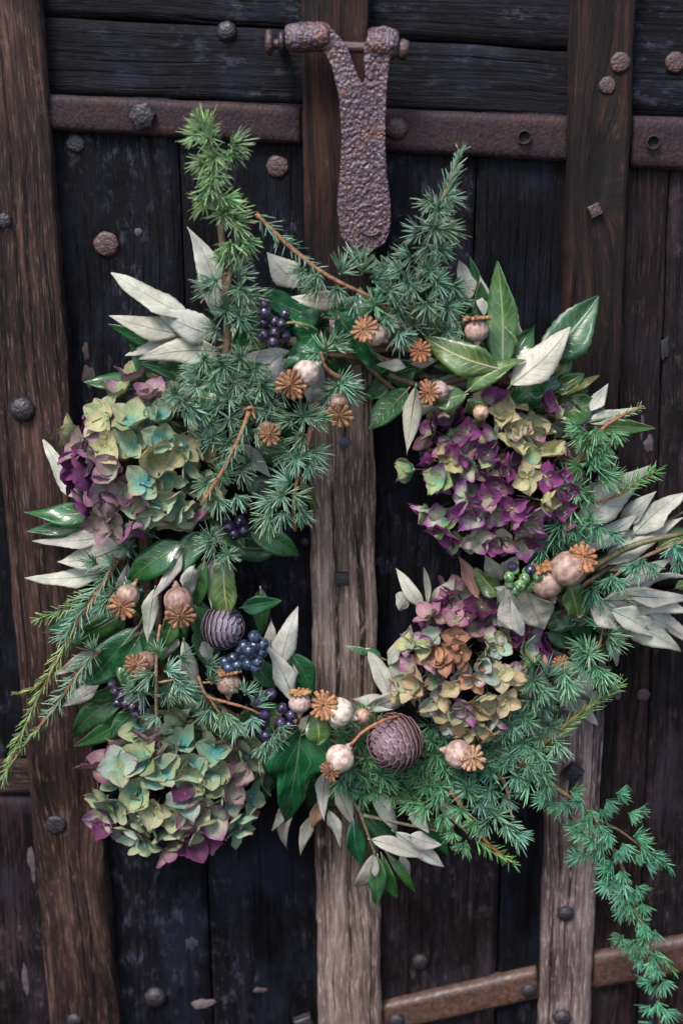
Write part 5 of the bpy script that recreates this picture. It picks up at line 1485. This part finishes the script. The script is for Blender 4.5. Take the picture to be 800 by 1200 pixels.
def cone(label, cx, cy, rw, rh, d, axdir, facing, rows, col, seed):
    """axdir: photo direction of the tip; facing: how far the tip turns to us"""
    rr_ = random.Random(seed)
    c = P(cx, cy, d); u = U(c)
    n = (CAM - c).normalized()
    ax = ((RIGHT * axdir[0] - UP * axdir[1]).normalized() * math.cos(R(facing)) + n * math.sin(R(facing))).normalized()
    t = thing('cedar_cone', label, 'cone', c, 'cones in the wreath')
    q = ax.to_track_quat('Z', 'Y').to_matrix().to_4x4()
    A, H = rw * u, rh * u
    V, F = [], []
    n_ = 24
    for i in range(11):
        th = math.pi * (i + .3) / 10.8
        for k in range(n_):
            a = 2 * math.pi * k / n_
            V.append(Vector((math.sin(th) * math.cos(a) * A * .93, math.sin(th) * math.sin(a) * A * .93, -math.cos(th) * H * .93)))
    for i in range(10):
        for k in range(n_):
            a, b = i * n_ + k, i * n_ + (k + 1) % n_
            F.append((a, b, b + n_, a + n_))
    F.append(tuple(range(n_))[::-1]); F.append(tuple(10 * n_ + k for k in range(n_)))
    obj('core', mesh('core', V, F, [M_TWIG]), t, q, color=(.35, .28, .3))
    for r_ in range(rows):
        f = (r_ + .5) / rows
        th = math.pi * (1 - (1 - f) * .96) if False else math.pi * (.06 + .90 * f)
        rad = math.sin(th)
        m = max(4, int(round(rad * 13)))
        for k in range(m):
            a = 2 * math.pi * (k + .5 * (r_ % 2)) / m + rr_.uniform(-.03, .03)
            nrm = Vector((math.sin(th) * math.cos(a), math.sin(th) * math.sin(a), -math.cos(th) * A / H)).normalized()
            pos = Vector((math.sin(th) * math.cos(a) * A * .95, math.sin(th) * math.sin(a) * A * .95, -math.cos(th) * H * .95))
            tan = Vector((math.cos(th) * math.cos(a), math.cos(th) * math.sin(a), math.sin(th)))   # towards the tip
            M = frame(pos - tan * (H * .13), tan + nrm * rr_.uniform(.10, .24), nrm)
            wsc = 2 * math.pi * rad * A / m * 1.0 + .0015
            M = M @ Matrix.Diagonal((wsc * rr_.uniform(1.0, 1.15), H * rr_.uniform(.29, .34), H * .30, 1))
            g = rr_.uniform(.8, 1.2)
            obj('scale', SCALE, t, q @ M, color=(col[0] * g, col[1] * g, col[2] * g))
    return t
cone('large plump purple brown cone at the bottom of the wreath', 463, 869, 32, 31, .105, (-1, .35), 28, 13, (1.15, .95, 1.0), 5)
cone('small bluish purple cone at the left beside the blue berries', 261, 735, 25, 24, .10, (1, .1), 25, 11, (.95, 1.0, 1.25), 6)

# ------------------------------------------------------------------ berries
def berry_mesh():
    V, F = [], []
    n = 14
    pr = [(-1, .08), (-.88, .46), (-.55, .84), (-.1, 1), (.35, .93), (.68, .68), (.78, .56), (.80, .50), (.86, .44), (.84, .2), (1.0, .10), (1.12, .04)]
    for z, r_ in pr:
        for k in range(n):
            a = 2 * math.pi * k / n
            V.append(Vector((r_ * math.cos(a), r_ * math.sin(a), z)))
    for i in range(len(pr) - 1):
        for k in range(n):
            a, b = i * n + k, i * n + (k + 1) % n
            F.append((a, b, b + n, a + n))
    F.append(tuple((len(pr) - 1) * n + k for k in range(n)))
    return mesh('berry', V, F, [M_BERRY])
BERRY = berry_mesh()
def berries(label, hub, spots, d, r, col, stalk=(1, 1, .7), main=None):
    h = P(hub[0], hub[1], d - .014)
    t = thing('berry_cluster', label, 'berries', h, 'berry clusters in the wreath')
    for q in spots:
        x, y = q[0], q[1]
        dz = q[2] if len(q) > 2 else rnd.uniform(-.004, .006)
        p = P(x, y, d + dz)
        out = (p - h).normalized()
        ax = (out * .8 + (CAM - p).normalized() * .5 + Vector((rnd.gauss(0, .2), rnd.gauss(0, .2), rnd.gauss(0, .2)))).normalized()
        s_ = r * U(p) * rnd.uniform(.9, 1.1)
        g = rnd.uniform(.75, 1.3)
        rq = ax.to_track_quat('Z', 'Y').to_matrix().to_4x4()
        cc = q[3] if len(q) > 3 else col
        obj('berry', BERRY, t, rel(t, Matrix.Translation(p) @ rq @ Matrix.Scale(s_, 4)), color=(cc[0] * g, cc[1] * g, cc[2] * g))
        tube('stalk', [h, (h + p) / 2 + Vector((0, 0, .001)), p - ax * s_ * .8], (.0008, .0006), M_TWIGG, t, 5, 0, color=stalk)
    if main:
        tube('stalk', [h] + [P(*p) for p in main], (.0014, .0014), M_TWIGG, t, 6, .1, color=stalk)
    return t
berries('cluster of purple black ivy berries at the upper left under the iron tongue', (326, 382), [(309, 357), (310, 366), (334, 368), (309, 378), (322, 377), (322, 390), (309, 393), (334, 394), (320, 401), (330, 380, .008)], .11, 7, (1.2, .9, 1.1), (1.6, 1.8, 1.2), [(345, 378, .10), (362, 386, .095)])
berries('tight bunch of blue berries right of the small bluish cone', (282, 768), [(298, 746), (286, 757), (298, 757), (306, 764), (286, 768), (296, 768), (302, 776), (291, 778), (273, 771), (264, 776), (278, 780), (268, 783), (292, 762, .010), (282, 762), (308, 755), (300, 782)], .11, 7.5, (.9, 1.7, 1.6))
berries('loose spray of dark purple berries at the left foot of the opening', (318, 838), [(317, 813), (304, 826), (310, 836), (331, 830), (341, 838), (329, 847), (339, 850), (298, 845), (303, 856), (311, 862), (322, 866), (296, 852), (308, 846, -.004), (300, 822)], .115, 7, (1.3, .85, 1.3))
berries('dull purple berries deep in shade at the lower left', (145, 820), [(135, 810), (143, 815), (148, 824), (138, 824), (152, 812), (156, 828), (160, 836), (132, 802), (166, 830)], .085, 6.5, (1.3, .9, 1.0))
berries('few dark berries below the upper left flower head beside two cedar tufts', (278, 615), [(268, 617), (282, 612), (274, 626), (286, 622), (264, 608)], .085, 8, (.9, .85, 1.0))
berries('green and black unripe berries right above the middle right flower head', (612, 680), [(596, 676), (597, 685), (604, 692), (614, 678), (620, 688), (628, 682), (602, 668), (617, 670), (609, 686, .008), (630, 676), (600, 664, 0, (1, .8, 1.2)), (621, 668, 0, (1.1, .8, 1.2))], .12, 6.5, (4.0, 7.5, 1.6), (1.4, 2.0, .8), [(615, 700, .10), (622, 718, .09)])
